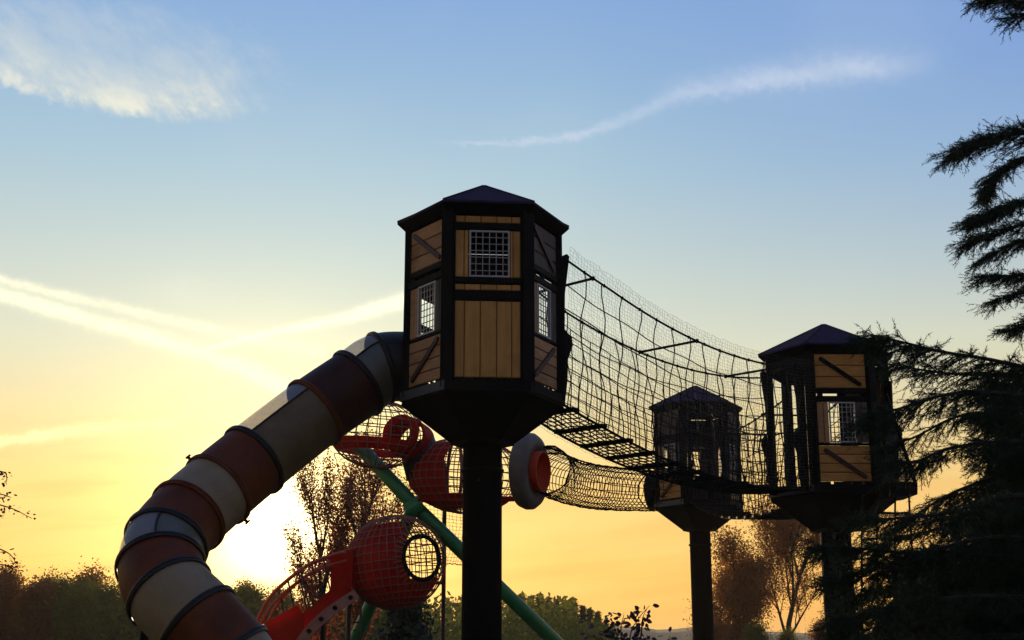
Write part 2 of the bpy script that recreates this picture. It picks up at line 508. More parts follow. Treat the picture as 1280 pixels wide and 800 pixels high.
# far hills
hb = MB()
NH = 160
for i in range(NH + 1):
    a = R(-60 + 120 * i / NH)
    h = 9 + 2.0 * math.sin(a * 17) + 1.2 * math.sin(a * 41 + 1) + 0.8 * math.sin(a * 97) + random.uniform(-.25, .45) + 3 * math.sin(a * 5 + 2)
    for (d, hh) in ((560, 0), (640, h * 0.8), (700, h), (900, 0)):
        hb.v.append((d * math.sin(a), d * math.cos(a), hh - 0.3))
for i in range(NH):
    for j in range(3):
        a = i * 4 + j
        hb.f.append((a, a + 4, a + 5, a + 1))
hh_ = hb.build('far_hills', HILL); hh_['kind'] = 'structure'


# ------------------------------------------------------------------ towers
S = 0.97; SE = 1.125
YF = 15.9


def hz(py): return W(607, py, YF).z - W(607, 490, YF).z


H = {k: hz(k) for k in (234, 257, 262, 272, 281, 290, 326, 334, 338, 347, 349, 357, 365, 378, 412, 416, 475, 478)}


def brace(b, F_, u0, v0, u1, v1, w, d0, d1):
    """a flat round-ended bar"""
    L = math.hypot(u1 - u0, v1 - v0); du, dv = (u1 - u0) / L, (v1 - v0) / L
    loop = []
    for c, s_, base_ in ((u1, v1, -90), (u0, v0, 90)):
        for k in range(5):
            an = R(base_ + 45 * k)
            x = math.cos(an) * w / 2; y = math.sin(an) * w / 2
            loop.append((c + du * x - dv * y, s_ + dv * x + du * y))
    b.hexa([F_(u, v, d0) for u, v in loop], [F_(u, v, d1) for u, v in loop])


def make_tower(px, Yc, phi, z0, faces, label):
    cx = W(px, 400, Yc).x
    root = thing('play_tower', label, 'play tower', (cx, Yc, 0), 'hexagonal lookout towers on single posts')
    c = Vector((cx, Yc, 0))

    def cor(r, k, z): return c + Vector((r * math.cos(R(phi + 60 * k)), r * math.sin(R(phi + 60 * k)), z))
    # column
    b = MB(); 
    loop = [(0.245 * math.cos(2 * math.pi * i / 24), 0.245 * math.sin(2 * math.pi * i / 24)) for i in range(24)]
    b.hexa([c + Vector((x, y, -0.3)) for x, y in loop], [c + Vector((x, y, z0 - 0.3)) for x, y in loop])
    col = b.build('column', POST, root)
    b = MB(); b.torus(c + Vector((0, 0, z0 - 0.86)), (0, 0, 1), 0.255, 0.02, 24, 6); b.build('collar', BLACK, col)
    b = MB()
    for i in range(6):
        t = R(60 * i + 20)
        b.tube([c + Vector((0.24 * math.cos(t), 0.24 * math.sin(t), z0 - 1.0)), c + Vector((0.27 * math.cos(t), 0.27 * math.sin(t), z0 - 1.0))], 0.018, 6)
    b.build('bolts', BLACK, col, kind='stuff')
    # hopper under the floor, six facets with a folded rib at every edge
    for k in range(6):
        b = MB()
        g_ = 0.012
        a0_, a1_ = cor(1.03, k, z0 - 0.03), cor(1.03, k + 1, z0 - 0.03)
        b0_, b1_ = cor(0.40, k, z0 - 0.50), cor(0.40, k + 1, z0 - 0.50)
        e = (a1_ - a0_).normalized() * g_
        inn = Vector((0, 0, 0.03))
        b.hexa([a0_ + e, a1_ - e, b1_ - e, b0_ + e], [a0_ + e + inn, a1_ - e + inn, b1_ - e + inn, b0_ + e + inn])
        b.build('base_panel', BLACK, root)
    b = MB()
    b.hexa([cor(0.40, k, z0 - 0.54) for k in range(6)], [cor(0.40, k, z0 - 0.495) for k in range(6)])
    for k in range(6): b.tube([cor(1.025, k, z0 - 0.035), cor(0.395, k, z0 - 0.505)], 0.016, 6)
    b.build('base_frame', BLACK, root)
    # floor
    b = MB(); b.hexa([cor(1.02, k, z0 - 0.03) for k in range(6)], [cor(1.02, k, z0 + 0.04) for k in range(6)])
    b.build('floor', BLACK, root)
    for k in range(6):
        b = MB()
        b.hexa([cor(1.022, k, z0 - 0.0), cor(1.022, k + 1, z0 - 0.0), cor(1.05, k + 1, z0 - 0.0), cor(1.05, k, z0 - 0.0)],
               [cor(1.022, k, z0 + 0.115), cor(1.022, k + 1, z0 + 0.115), cor(1.05, k + 1, z0 + 0.115), cor(1.05, k, z0 + 0.115)])
        b.build('floor_rim', SILL if k == 3 else BLACK, root)
    # corner posts
    for k in range(6):
        b = MB()
        p0, p1 = cor(S, k, z0 + 0.04), cor(S, k, z0 + H[262])
        rad = (cor(1, k, 0) - c).normalized()
        b.beam(p0, p1, 0.15, 0.10, rad.cross(Vector((0, 0, 1))))
        po = b.build('corner_post', BLACK, root)
    # roof
    za = z0 + H[257] + 0.0
    apz = z0 + H[234] + 0.27
    ap = c + Vector((0, 0, apz))
    for k in range(6):
        b = MB()
        e0, e1 = cor(SE, k, za), cor(SE, k + 1, za)
        t0, t1 = cor(0.07, k, apz - 0.01), cor(0.07, k + 1, apz - 0.01)
        dn = Vector((0, 0, -0.03))
        b.hexa([e0 + dn, e1 + dn, t1 + dn, t0 + dn], [e0, e1, t1, t0])
        rp = b.build('roof_panel', ROOF, root)
        b = MB(); b.tube([e0 + Vector((0, 0, .004)), t0 + Vector((0, 0, .004))], 0.013, 6); b.build('ridge_trim', BLACK, rp)
        # fascia sloping back under the eave to the wall head
        b = MB()
        w0, w1 = cor(1.0, k, z0 + H[272] + 0.01), cor(1.0, k + 1, z0 + H[272] + 0.01)
        f0, f1 = cor(SE, k, za - 0.032), cor(SE, k + 1, za - 0.032)
        i0, i1 = cor(0.90, k, z0 + H[272] + 0.01), cor(0.90, k + 1, z0 + H[272] + 0.01)
        j0, j1 = cor(0.90, k, za - 0.032), cor(0.90, k + 1, za - 0.032)
        b.hexa([w0, w1, i1, i0], [f0, f1, j1, j0]); b.build('eave_fascia', BLACK, root)
    b = MB(); b.hexa([cor(0.09, k, apz - 0.03) for k in range(6)], [cor(0.06, k, apz + 0.015) for k in range(6)]); b.build('roof_cap', ROOF, root)

    for k, kind in enumerate(faces):
        # face k lies between corner k and k+1
        p, q = cor(S, k, z0), cor(S, k + 1, z0)
        # u runs left to right as seen from outside
        mid = (p + q) / 2
        nrm = (mid - c); nrm.z = 0; nrm.normalize()
        ru = Vector((0, 0, 1)).cross(nrm)          # left to right as seen from outside

        def F_(u, v, d, mid=mid, ru=ru, nrm=nrm):
            return mid + ru * u + Vector((0, 0, v)) + nrm * d

        def slab(name, m_, u0, u1, v0, v1, d0=-0.02, d1=0.012, parent=root):
            bb = MB()
            ch = min(0.009, abs(u1 - u0) * 0.2, abs(v1 - v0) * 0.2)
            out = [F_(u0 + ch, v0 + ch, d1), F_(u1 - ch, v0 + ch, d1), F_(u1 - ch, v1 - ch, d1), F_(u0 + ch, v1 - ch, d1)]
            midl = [F_(u0, v0, d1 - ch), F_(u1, v0, d1 - ch), F_(u1, v1, d1 - ch), F_(u0, v1, d1 - ch)]
            inn = [F_(u0, v0, d0), F_(u1, v0, d0), F_(u1, v1, d0), F_(u0, v1, d0)]
            bb.hexa(inn, midl)
            bb.f.pop(1)
            o = len(bb.v); bb.v += [tuple(x) for x in out]
            for i in range(4):
                j = (i + 1) % 4
                bb.f.append((o - 4 + i, o - 4 + j, o + j, o + i))
            bb.f.append((o, o + 1, o + 2, o + 3))
            return bb.build(name, m_, parent)
        W2 = 0.405

        def rail(v0, v1, d=0.03): slab('rail', BLACK, -0.425, 0.425, v0, v1, -0.035, d)

        def vplanks(seams, v0, v1, m_=PLANKV):
            slab('backing_board', BRACE, seams[0] + .002, seams[-1] - .002, v0 + .008, v1 - .008, -0.034, -0.0215)
            for i in range(len(seams) - 1):
                slab('wall_plank', m_, seams[i] + 0.004, seams[i + 1] - 0.004, v0 + random.uniform(0, .004), v1 - random.uniform(0, .004), -0.02, 0.010 + random.uniform(0, .004))

        def hplanks(nb, v0, v1, m_=PLANKH):
            if nb > 1: slab('backing_board', BRACE, -W2 + .002, W2 - .002, v0 + .008, v1 - .008, -0.034, -0.0215)
            for i in range(nb):
                a_ = v0 + (v1 - v0) * i / nb; b_ = v0 + (v1 - v0) * (i + 1) / nb
                slab('wall_plank', m_, -W2, W2, a_ + 0.004, b_ - 0.004, -0.02, 0.010 + random.uniform(0, .004))

        def window(u0, u1, v0, v1, nx, ny):
            fr = MB()
            t = 0.022
            for (a_, b_, c_, d_) in ((u0, u1, v0, v0 + t), (u0, u1, v1 - t, v1), (u0, u0 + t, v0 + t, v1 - t), (u1 - t, u1, v0 + t, v1 - t)):
                fr.hexa([F_(a_, c_, -0.012), F_(b_, c_, -0.012), F_(b_, d_, -0.012), F_(a_, d_, -0.012)], [F_(a_, c_, 0.018), F_(b_, c_, 0.018), F_(b_, d_, 0.018), F_(a_, d_, 0.018)])
            wf_ = fr.build('window_frame', GRID, root)
            gb = MB()
            for i in range(1, nx):
                u = u0 + (u1 - u0) * i / nx
                gb.tube([F_(u, v0 + 0.01, 0.004), F_(u, v1 - 0.01, 0.004)], 0.0065, 5)
            for i in range(1, ny):
                v = v0 + (v1 - v0) * i / ny
                gb.tube([F_(u0 + 0.01, v, -0.006), F_(u1 - 0.01, v, -0.006)], 0.0065, 5)
            gb.build('window_grid', GRID, wf_)

        def bracebar(u0, v0, u1, v1, m_=BRACE):
            bb = MB(); brace(bb, F_, u0, v0, u1, v1, 0.062, 0.0145, 0.04); bb.build('diagonal_brace', m_, root)
        seams = [-W2, -0.285, -0.09, 0.11, 0.295, W2]
        vt = H[272] - 0.004
        if kind == 'A':
            vplanks(seams, H[281], vt)
            rail(H[290], H[281] - 0.003)
            vplanks([-W2, -0.295, -0.238], H[349], H[290] - 0.003); vplanks([0.275, 0.31, W2], H[349], H[290] - 0.003)
            window(-0.232, 0.27, H[349] + .004, H[290] - 0.006, 6, 7)
            rail(H[357], H[349] - 0.003)
            vplanks(seams, H[365], H[357] - 0.003)
            rail(H[378], H[365] - 0.003, 0.02)
            vplanks(seams, H[475] + 0.012, H[378] - 0.003)
            for u0_, u1_ in ((-0.4, -0.30), (-0.262, -0.222), (-0.172, 0.06), (0.108, 0.232), (0.278, 0.4)):
                slab('spacer_block', BLACK, u0_, u1_, H[478] - 0.03, H[475] + 0.0105, -0.03, 0.011)
        elif kind in ('B', 'C', 'D', 'E'):
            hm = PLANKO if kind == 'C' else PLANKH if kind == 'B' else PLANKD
            hplanks(3, H[326], vt, hm)
            bracebar(-0.30, vt - 0.08, 0.30, H[326] + 0.06, BLACK if kind == 'C' else BRACE)
            rail(H[334], H[326] - 0.003)
            rail(H[347], H[338] - 0.003)
            # short blocks leave lit slits between the two rails
            for u in (-0.34, -0.02, 0.36):
                slab('spacer_block', BLACK, u - 0.045, u + 0.045, H[338], H[334], -0.02, 0.02)
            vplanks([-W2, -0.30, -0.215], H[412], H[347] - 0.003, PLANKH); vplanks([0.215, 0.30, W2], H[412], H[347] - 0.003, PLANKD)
            window(-0.21, 0.21, H[412] + .004, H[347] - 0.006, 6, 8)
            rail(H[416], H[412] - 0.003, 0.02)
            hplanks(4, H[475] + 0.016, H[416] - 0.003, PLANKO if kind in 'CE' else PLANKH)
            for u0_, u1_ in ((-0.4, -0.24), (-0.19, -0.04), (0.0, 0.05), (0.11, 0.24), (0.30, 0.4)) if kind == 'C' else ((-0.4, 0.02), (0.10, 0.13), (0.22, 0.26)):
                slab('spacer_block', BLACK, u0_, u1_, H[478] - 0.03, H[475] + 0.0145, -0.03, 0.009)
            if kind == 'C': bracebar(-0.30, H[416] - 0.08, 0.30, H[475] + 0.09, BRACE)
            else: bracebar(-0.30, H[475] + 0.09, 0.28, H[416] - 0.07, BRACE)
        elif kind == 'dark':
            hplanks(4, H[338], vt, PLANKD)
            rail(H[347], H[338] - 0.003)
            rail(H[416], H[412] - 0.003)
            vplanks([-W2, -0.2], H[412], H[347], PLANKD); vplanks([0.2, W2], H[412], H[347], PLANKD)
            hplanks(4, H[475] + .016, H[416] - 0.003, PLANKD)
        elif kind == 'slide':
            hplanks(3, H[338], vt, PLANKD)
            rail(H[347], H[338] - 0.003)
            bb = MB()
            # ring plate with a round hole
            kk = 32; rr = 0.43; vc = H[412] - 0.44 + 0.30
            vc = 0.56
            inner = [(rr * math.cos(2 * math.pi * i / kk), vc + rr * math.sin(2 * math.pi * i / kk)) for i in range(kk)]
            outer = []
            for i in range(kk):
                an = 2 * math.pi * i / kk; x, y = math.cos(an), math.sin(an)
                sc_ = min(0.46 / max(abs(x), 1e-6), (0.52 if y > 0 else 0.5) / max(abs(y), 1e-6))
                outer.append((x * sc_, vc + y * sc_))
            for d0, d1 in ((-0.01, 0.03),):
                for i in range(kk):
                    j = (i + 1) % kk
                    bb.hexa([F_(*inner[i], d0), F_(*inner[j], d0), F_(*outer[j], d0), F_(*outer[i], d0)], [F_(*inner[i], d1), F_(*inner[j], d1), F_(*outer[j], d1), F_(*outer[i], d1)])
            bb.build('slide_port', BLACK, root)
        elif kind == 'bridge':
            slab('rail', BLACK, -0.425, 0.425, H[290], vt, -0.03, 0.03)
            for sgn in (-1, 1):
                # tapered side boards that flare outward to hold the net
                a_, b_ = (0.33, 0.40) if sgn > 0 else (-0.40, -0.33)
                bb = MB()
                prof = [(0.04, 0.02), (0.16, 0.02), (0.21, 0.35), (0.22, 0.62), (0.30, 0.82), (0.29, 0.92), (0.17, 1.02), (0.18, 1.5), (0.26, 2.02), (0.22, 2.05), (0.04, 1.95)]
                bb.hexa([F_(a_, v, d) for d, v in prof], [F_(b_, v, d) for d, v in prof])
                bb.build('side_board', BLACK, root)
            for v in (0.25, 0.6):
                pass
        elif kind == 'tunnel':
            hplanks(4, H[338], vt, PLANKD)
            rail(H[347], H[338] - 0.003)
            bb = MB()
            kk = 24; prv = None
            for d in (0.0, 0.34):
                pass
            for i in range(kk):
                a0_ = 2 * math.pi * i / kk; a1_ = 2 * math.pi * (i + 1) / kk
                q4 = []
                for d in (0.0, 0.36):
                    for a_, r_ in ((a0_, 0.40), (a1_, 0.40), (a1_, 0.44), (a0_, 0.44)):
                        q4.append(F_(r_ * math.cos(a_), 0.44 + r_ * math.sin(a_), d))
                bb.hexa(q4[:4], q4[4:])
            bb.build('tunnel_port', BLACK, root)
            hplanks(1, H[475], 0.06, PLANKD)
        elif kind == 'header':
            rail(H[290], vt)
        elif kind == 'open':
            slab('rail', BLACK, -0.425, 0.425, H[281], vt, -0.03, 0.03)
            for a_, b_ in ((-0.385, -0.19),):
                slab('side_plank', BLACK, a_, b_, 0.05, H[290], -0.02, 0.012)
            for sgn in (0.33,):
                bb = MB()
                prof = [(0.03, 0.02), (0.14, 0.02), (0.17, 0.8), (0.25, 1.0), (0.24, 1.12), (0.12, 1.2), (0.14, 1.9), (0.03, 1.9)]
                bb.hexa([F_(0.33, v, d) for d, v in prof], [F_(0.39, v, d) for d, v in prof])
                bb.build('side_board', BLACK, root)
    return root, cx, cor


# faces k: outward normal at phi + 60k + 30
Z_MAIN, Z_MID, Z_RIGHT = W(607, 489, YF).z, 4.78, W(1050, 614, 20.85).z
# main: k=3 -> normal 215 (front left), 4 -> 275 (front), 5 -> 335 (front right), 0 -> 35 (back right), 1 -> 95, 2 -> 155
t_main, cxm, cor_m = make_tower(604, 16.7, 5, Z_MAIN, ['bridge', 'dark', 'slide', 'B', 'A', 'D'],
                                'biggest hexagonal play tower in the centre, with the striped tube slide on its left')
# middle: phi 10 -> 0:40, 1:100, 2:160, 3:220, 4:280(front), 5:340
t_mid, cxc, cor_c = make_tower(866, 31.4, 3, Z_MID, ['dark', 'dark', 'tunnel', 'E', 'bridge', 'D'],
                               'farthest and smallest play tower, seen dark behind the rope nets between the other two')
# right: phi 18 -> 0:48, 1:108, 2:168, 3:228, 4:288(front), 5:348
t_right, cxr, cor_r = make_tower(1029, 21.8, 1, Z_RIGHT, ['dark', 'header', 'header', 'bridge', 'C', 'open'],
                                 'right hand play tower with tan planks and a barred window, partly behind the cedar')


# ------------------------------------------------------------------ rope bridges
def rope_bridge(p0, p1, sag, hw_floor, hw_rail, hr, label, n_slat, fine=True, step=0.36):
    p0, p1 = Vector(p0), Vector(p1)
    d = p1 - p0; L = math.hypot(d.x, d.y)
    fwd = Vector((d.x, d.y, 0)) / L
    near = Vector((fwd.y, -fwd.x, 0))        # towards the viewer's right
    mid = (p0 + p1) / 2
    root = thing('rope_bridge', label, 'rope bridge', (mid.x, mid.y, 0), 'rope bridges between the towers')

    def Cn(t): return p0 + d * t + Vector((0, 0, -4 * sag * t * (1 - t)))

    def S_(t, s_, h, bulge=0.0):
        """s_ -1..1 side, h height above floor"""
        c = Cn(t)
        ends = 1 - min(1, min(t, 1 - t) * 7)
        w = hw_floor + (hw_rail - hw_floor) * (h / hr)
        w = w * (1 - 0.12 * ends)
        return c + near * (s_ * w + bulge) + Vector((0, 0, h - 0.05 * math.sin(math.pi * t) * (h / hr)))
    NS = 40
    T = [i / NS for i in range(NS + 1)]
    for s_ in (1, -1):
        b = MB(); b.tube([S_(t, s_, hr) for t in T], 0.015, 6); b.build('handrail_rope', ROPE, root)
        b = MB(); b.tube([S_(t, s_, 0) for t in T], 0.018, 6); b.build('floor_rope', ROPE, root)
        for h in (hr * 0.82, hr * 0.66):
            b = MB(); b.tube([S_(t, s_, h + 0.009 * math.sin(t * 30 + h * 9), 0.01 * math.sin(t * 31 + h * 5)) for t in T], 0.008, 5); b.build('side_rope', ROPE, root)
        nv = int(L / step)
        for i in range(1, nv):
            t = i / nv
            ph = random.uniform(0, 6)
            b = MB()
            b.tube([S_(t + 0.004 * math.sin(ph + k * 0.9), s_, hr * (1 - k / 12), 0.025 * math.sin(ph + k * 1.1)) for k in range(13)], 0.0085, 5)
            b.build('hanger_rope', ROPE, root)
            kb = MB(); kb.torus(S_(t, s_, hr), fwd, 0.015, 0.012, 8, 4); kb.build('clamp', BLACK, root)
        # dense lower net
        b = MB()
        lows = [hr * 0.54 * (1 - j / 6) for j in range(1, 6)]
        for h in [hr * 0.54] + lows:
            b.tube([S_(t, s_, h, 0.012 * math.sin(t * 50 + h * 20)) for t in T], 0.007, 4)
        for i in range(nv * 2 + 1):
            t = i / (nv * 2)
            if i % 2 == 0 and 0 < i < nv * 2: continue
            ph = random.uniform(0, 6)
            b.tube([S_(t + 0.003 * math.sin(ph + k), s_, hr * 0.54 * (1 - k / 6), 0.015 * math.sin(ph + k)) for k in range(7)], 0.007, 4)
        b.build('side_net', ROPE, root, kind='stuff')
    # floor net
    b = MB()
    for j in range(1, 8):
        s_ = -1 + 2 * j / 8
        b.tube([S_(t, s_, 0.0) + Vector((0, 0, 0.01 * math.sin(t * 60 + j))) for t in T], 0.010, 4)
    nf = int(L / 0.11)
    for i in range(1, nf):
        t = i / nf
        b.tube([S_(t + 0.004 * math.sin(k * 2 + i), -1 + 2 * k / 6, 0.0) for k in range(7)], 0.008, 4)
    b.build('floor_net', ROPE, root, kind='stuff')
    for i in range(n_slat):
        t = (i + 0.5) / n_slat
        b = MB()
        a_, b_ = S_(t, -1.08, 0.02), S_(t, 1.08, 0.02)
        b.beam(a_, b_, 0.11, 0.045, fwd)
        b.build('step_slat', BLACK, root)
    # spreader bars
    for t in (0.09, 0.47, 0.84):
        b = MB(); b.tube([S_(t, -1, hr), S_(t, 1, hr)], 0.019, 6)
        for s_ in (-1, 1): b.torus(S_(t, s_, hr), fwd, 0.02, 0.016, 8, 5)
        b.build('spreader_bar', BLACK, root)
    if fine:
        for s_ in (1, -1):
            b = MB()
            st = 0.052
            nu = int(L / st); nv_ = int((hr + 0.28) / st)
            grid = {}
            for i in range(nu + 1):
                for j in range(nv_ + 1):
                    h = 0.0 + (hr + 0.13) * j / nv_
                    grid[i, j] = S_(i / nu, s_, h, s_ * 0.10 + random.gauss(0, 0.004)) + Vector((random.gauss(0, 0.007), random.gauss(0, 0.007), random.gauss(0, 0.007)))
            rr = 0.0016
            for j in range(nv_ + 1):
                b.tube([grid[i, j] for i in range(nu + 1)], rr, 3, False)
            for i in range(nu + 1):
                b.tube([grid[i, j] for j in range(nv_ + 1)], rr, 3, False)
            b.build('safety_mesh', WIRE, root, kind='stuff')
    return root


def face_mid(cor, phi_k, r, z):
    return (cor(r, phi_k, z) + cor(r, phi_k + 1, z)) / 2


pa = face_mid(cor_m, 0, 1.02, Z_MAIN + 0.06)
pb = face_mid(cor_r, 3, 1.02, Z_RIGHT + 0.06)
rope_bridge(pa, pb, 0.33, 0.40, 0.53, 1.90, 'long rope bridge with black slats sloping from the central tower to the right tower', 11)
pc = face_mid(cor_c, 4, 1.02, Z_MID + 0.06)
pd = face_mid(cor_r, 1, 1.02, Z_RIGHT + 0.06)
rope_bridge(pc, pd, 0.36, 0.42, 0.55, 1.75, 'rear rope bridge running back from the right tower to the farthest tower', 14, False, 0.42)


# net tunnel from the middle tower to the drum
def net_tunnel(path, r, label, m_=ROPE, rings=42, longs=18, rr=0.012, group=None):
    pts = catmull(path, 12)
    root = thing('net_tunnel', label, 'net tunnel', (path[1][0], path[1][1], 0), group)
    L = len(pts)
    fr = []
    for i, p in enumerate(pts):
        t = (pts[min(i + 1, L - 1)] - pts[max(i - 1, 0)]).normalized()
        a = t.cross(Vector((0, 0, 1))).normalized(); fr.append((p, a, a.cross(t).normalized()))
    rad = r if isinstance(r, (list, tuple)) else [r, r]
    R_ = lambda i: rad[0] + (rad[1] - rad[0]) * i / (L - 1)
    b = MB()
    for j in range(longs):
        an = 2 * math.pi * j / longs
        b.tube([p + (a * math.cos(an + .01 * math.sin(i)) + u * math.sin(an)) * (R_(i) + 0.008 * math.sin(i * 1.7 + j)) for i, (p, a, u) in enumerate(fr)], rr * 0.75, 4)
    b.build('net', m_, root, kind='stuff')
    for q in range(rings + 1):
        x = q / rings * (L - 1); i = min(int(x), L - 2); f = x - i
        p = fr[i][0].lerp(fr[i + 1][0], f); a = fr[i][1].lerp(fr[i + 1][1], f); u = fr[i][2].lerp(fr[i + 1][2], f)
        b = MB()
        b.tube([p + (a * math.cos(2 * math.pi * k / 20) + u * math.sin(2 * math.pi * k / 20)) * (R_(i) + 0.01 * math.sin(k * 2 + q)) for k in range(21)], rr * (1.6 if q in (0, rings) else 0.8), 4)
        b.build('hoop_rope', m_, root)
    return root


pt = face_mid(cor_c, 2, 1.2, Z_MID + 0.44)
net_tunnel([pt, W(770, 611, 29.3), W(735, 607, 28.2), W(700, 597, 26.9), W(684, 587, 26.1)], [0.47, 0.47],
           'black rope tunnel sagging between the grey drum and the farthest tower', rings=40)

# exit platform, safety screen and rope ladder right of the right tower
ex = thing('exit_platform', 'small black platform with a tapering mesh screen on the right side of the right tower', 'platform', (cxr + 1.2, 20.9, 0))
b = MB()
q0 = W(1100, 600, 20.7); q1 = W(1147, 603, 20.7); q2 = W(1147, 618, 20.7); q3 = W(1100, 624, 20.7)
off = Vector((0, 0.8, 0))
b.hexa([q0, q1, q2, q3], [p + off for p in (q0, q1, q2, q3)]); b.build('deck', BLACK, ex)
s0, s1, s2, s3 = W(1104, 500, 20.65), W(1107, 492, 20.65), W(1144, 603, 20.65), W(1104, 603, 20.65)
b = MB(); b.tube([s1, s2], 0.03, 6); b.tube([s1, s3], 0.02, 6); b.build('screen_frame', BLACK, ex)
b = MB()
for i in range(1, 26):
    t = i / 26
    lo = s3.lerp(s2, t); hi = s1.lerp(s2, t)
    b.tube([lo, hi], 0.008, 3, False)
for i in range(1, 34):
    t = i / 34
    a_ = s3.lerp(s1, t); b_ = s2.lerp(s1, t)
    b.tube([a_, b_], 0.008, 3, False)
b.build('screen_mesh', WIRE, ex, kind='stuff')
lad = thing('rope_ladder', 'black rope climbing net hanging below the platform beside the right tower post', 'rope ladder', (W(1105, 700, 20.9).x, 20.9, 0))
for x0, x1 in ((1078, 1078), (1096, 1098), (1119, 1120), (1136, 1146)):
    b = MB(); b.tube([W(x0, 618, 20.8), W((x0 + x1) / 2 - 1, 690, 20.85), W(x1, 800, 20.9), W(x1, 905, 20.9)], 0.016, 5); b.build('upright_rope', ROPE, lad)
for y_ in (642, 674, 706, 738, 770, 802, 834, 866, 895):
    b = MB(); b.tube([W(1076, y_ + 1, 20.84), W(1097, y_ - 1, 20.84), W(1120, y_, 20.86), W(1136 + (y_ - 618) * 0.05, y_ - 1, 20.86)], 0.022, 5); b.build('rung', ROPE, lad)


# ------------------------------------------------------------------ tube slide
sp = [(520, 458, 17.12, 0), (476, 460, 17.0, 1), (447, 479, 16.85, 1), (393, 516, 16.6, 1), (317, 575, 16.1, 1), (272, 612, 15.75, 1), (235, 645, 15.4, 1),
      (208, 678, 15.05, 1), (201, 707, 14.8, 1), (212, 741, 14.55, 1), (247, 777, 14.4, 1), (286, 822, 14.35, 1), (322, 875, 14.35, 1), (356, 930, 14.4, 1)]
pp = [W(*s[:3]) for s in sp]
slide = thing('tube_slide', 'long closed tube slide in red-brown and beige sections curling down from the central tower', 'tube slide', (pp[7].x, pp[7].y, 0))
M_ = 10
cl = catmull(pp, M_)
fr = []
prev = None
for i, p in enumerate(cl):
    t = (cl[min(i + 1, len(cl) - 1)] - cl[max(i - 1, 0)]).normalized()
    if prev is None:
        a = Vector((0, 0, 1)) - t * t.z
    else:
        a = prev - t * prev.dot(t)
    a.normalize(); prev = a
    fr.append((p, t, a, t.cross(a)))          # a starts pointing up
TR = 0.455


def shell(i0, i1, a0, a1, r, name, m_, parent, thick=0.02, k=40):
    b = MB(); full = abs(a1 - a0) >= 359.9
    ks = k if full else k + 1
    o = 0
    rows = []
    for i in range(i0, i1 + 1):
        p, t, a, s_ = fr[i]
        row = []
        for j in range(ks):
            an = R(a0 + (a1 - a0) * j / k)
            dvec = a * math.cos(an) + s_ * math.sin(an)
            row.append((p + dvec * r, p + dvec * (r - thick)))
        rows.append(row)
    for row in rows:
        for (x, y) in row: b.v += [tuple(x), tuple(y)]
    nr = len(rows)
    for i in range(nr - 1):
        for j in range(k):
            j2 = (j + 1) % ks
            A = (i * ks + j) * 2; B = (i * ks + j2) * 2; Cc = ((i + 1) * ks + j2) * 2; D = ((i + 1) * ks + j) * 2
            b.f.append((A, D, Cc, B)); b.f.append((A + 1, B + 1, Cc + 1, D + 1))
    for i in (0, nr - 1):
        for j in range(k):
            j2 = (j + 1) % ks
            A = (i * ks + j) * 2; B = (i * ks + j2) * 2
            b.f.append((A, B, B + 1, A + 1))
    if not full:
        for j in (0, ks - 1):
            for i in range(nr - 1):
                A = (i * ks + j) * 2; D = ((i + 1) * ks + j) * 2
                b.f.append((A, D, D + 1, A + 1))
    return b.build(name, m_, parent, smooth_=False)


def smooth_sides(ob):
    me = ob.data
    me.shade_smooth()
    try: me.set_sharp_from_angle(angle=R(35))
    except Exception: pass


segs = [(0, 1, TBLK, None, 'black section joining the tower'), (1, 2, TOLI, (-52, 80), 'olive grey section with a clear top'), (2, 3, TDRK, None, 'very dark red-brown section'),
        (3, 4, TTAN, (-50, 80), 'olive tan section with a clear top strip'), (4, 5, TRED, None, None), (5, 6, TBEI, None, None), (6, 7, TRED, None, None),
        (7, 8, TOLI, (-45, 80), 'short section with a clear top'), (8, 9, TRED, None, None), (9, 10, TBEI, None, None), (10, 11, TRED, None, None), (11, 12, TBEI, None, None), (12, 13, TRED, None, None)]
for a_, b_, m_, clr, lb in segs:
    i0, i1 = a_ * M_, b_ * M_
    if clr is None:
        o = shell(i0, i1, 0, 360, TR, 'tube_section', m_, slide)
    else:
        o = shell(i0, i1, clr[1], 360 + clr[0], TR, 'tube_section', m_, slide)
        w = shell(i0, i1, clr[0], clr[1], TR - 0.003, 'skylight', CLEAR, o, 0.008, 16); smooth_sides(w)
        for an in clr:
            e = MB()
            e.tube([fr[i][0] + (fr[i][2] * math.cos(R(an)) + fr[i][3] * math.sin(R(an))) * (TR + 0.006) for i in range(i0, i1 + 1)], 0.014, 5)
            e.build('skylight_trim', TBLK, o)
    smooth_sides(o)
    if lb: o['label'] = lb
for i in range(1, 13):
    p, t, a, s_ = fr[i * M_]
    b = MB()
    k = 40
    prof = [(-0.035, TR + 0.003), (-0.035, TR + 0.022), (-0.02, TR + 0.032), (-0.006, TR + 0.032), (-0.004, TR + 0.024), (0.004, TR + 0.024), (0.006, TR + 0.032), (0.02, TR + 0.032), (0.035, TR + 0.022), (0.035, TR + 0.003)]
    for j in range(k):
        an = 2 * math.pi * j / k
        dv = a * math.cos(an) + s_ * math.sin(an)
        for (x, r_) in prof: b.v.append(tuple(p + t * x + dv * r_))
    kp = len(prof)
    for j in range(k):
        j2 = (j + 1) % k
        for q in range(kp):
            q2 = (q + 1) % kp
            b.f.append((j * kp + q, j * kp + q2, j2 * kp + q2, j2 * kp + q))
    dark = i in (1, 2, 3, 4, 7, 8, 9)
    fl = b.build('joint_flange', {1: TBLK, 2: TBLK, 3: TRED, 4: TBLK}.get(i, TRED if i < 7 else TBLK), slide)
    smooth_sides(fl)
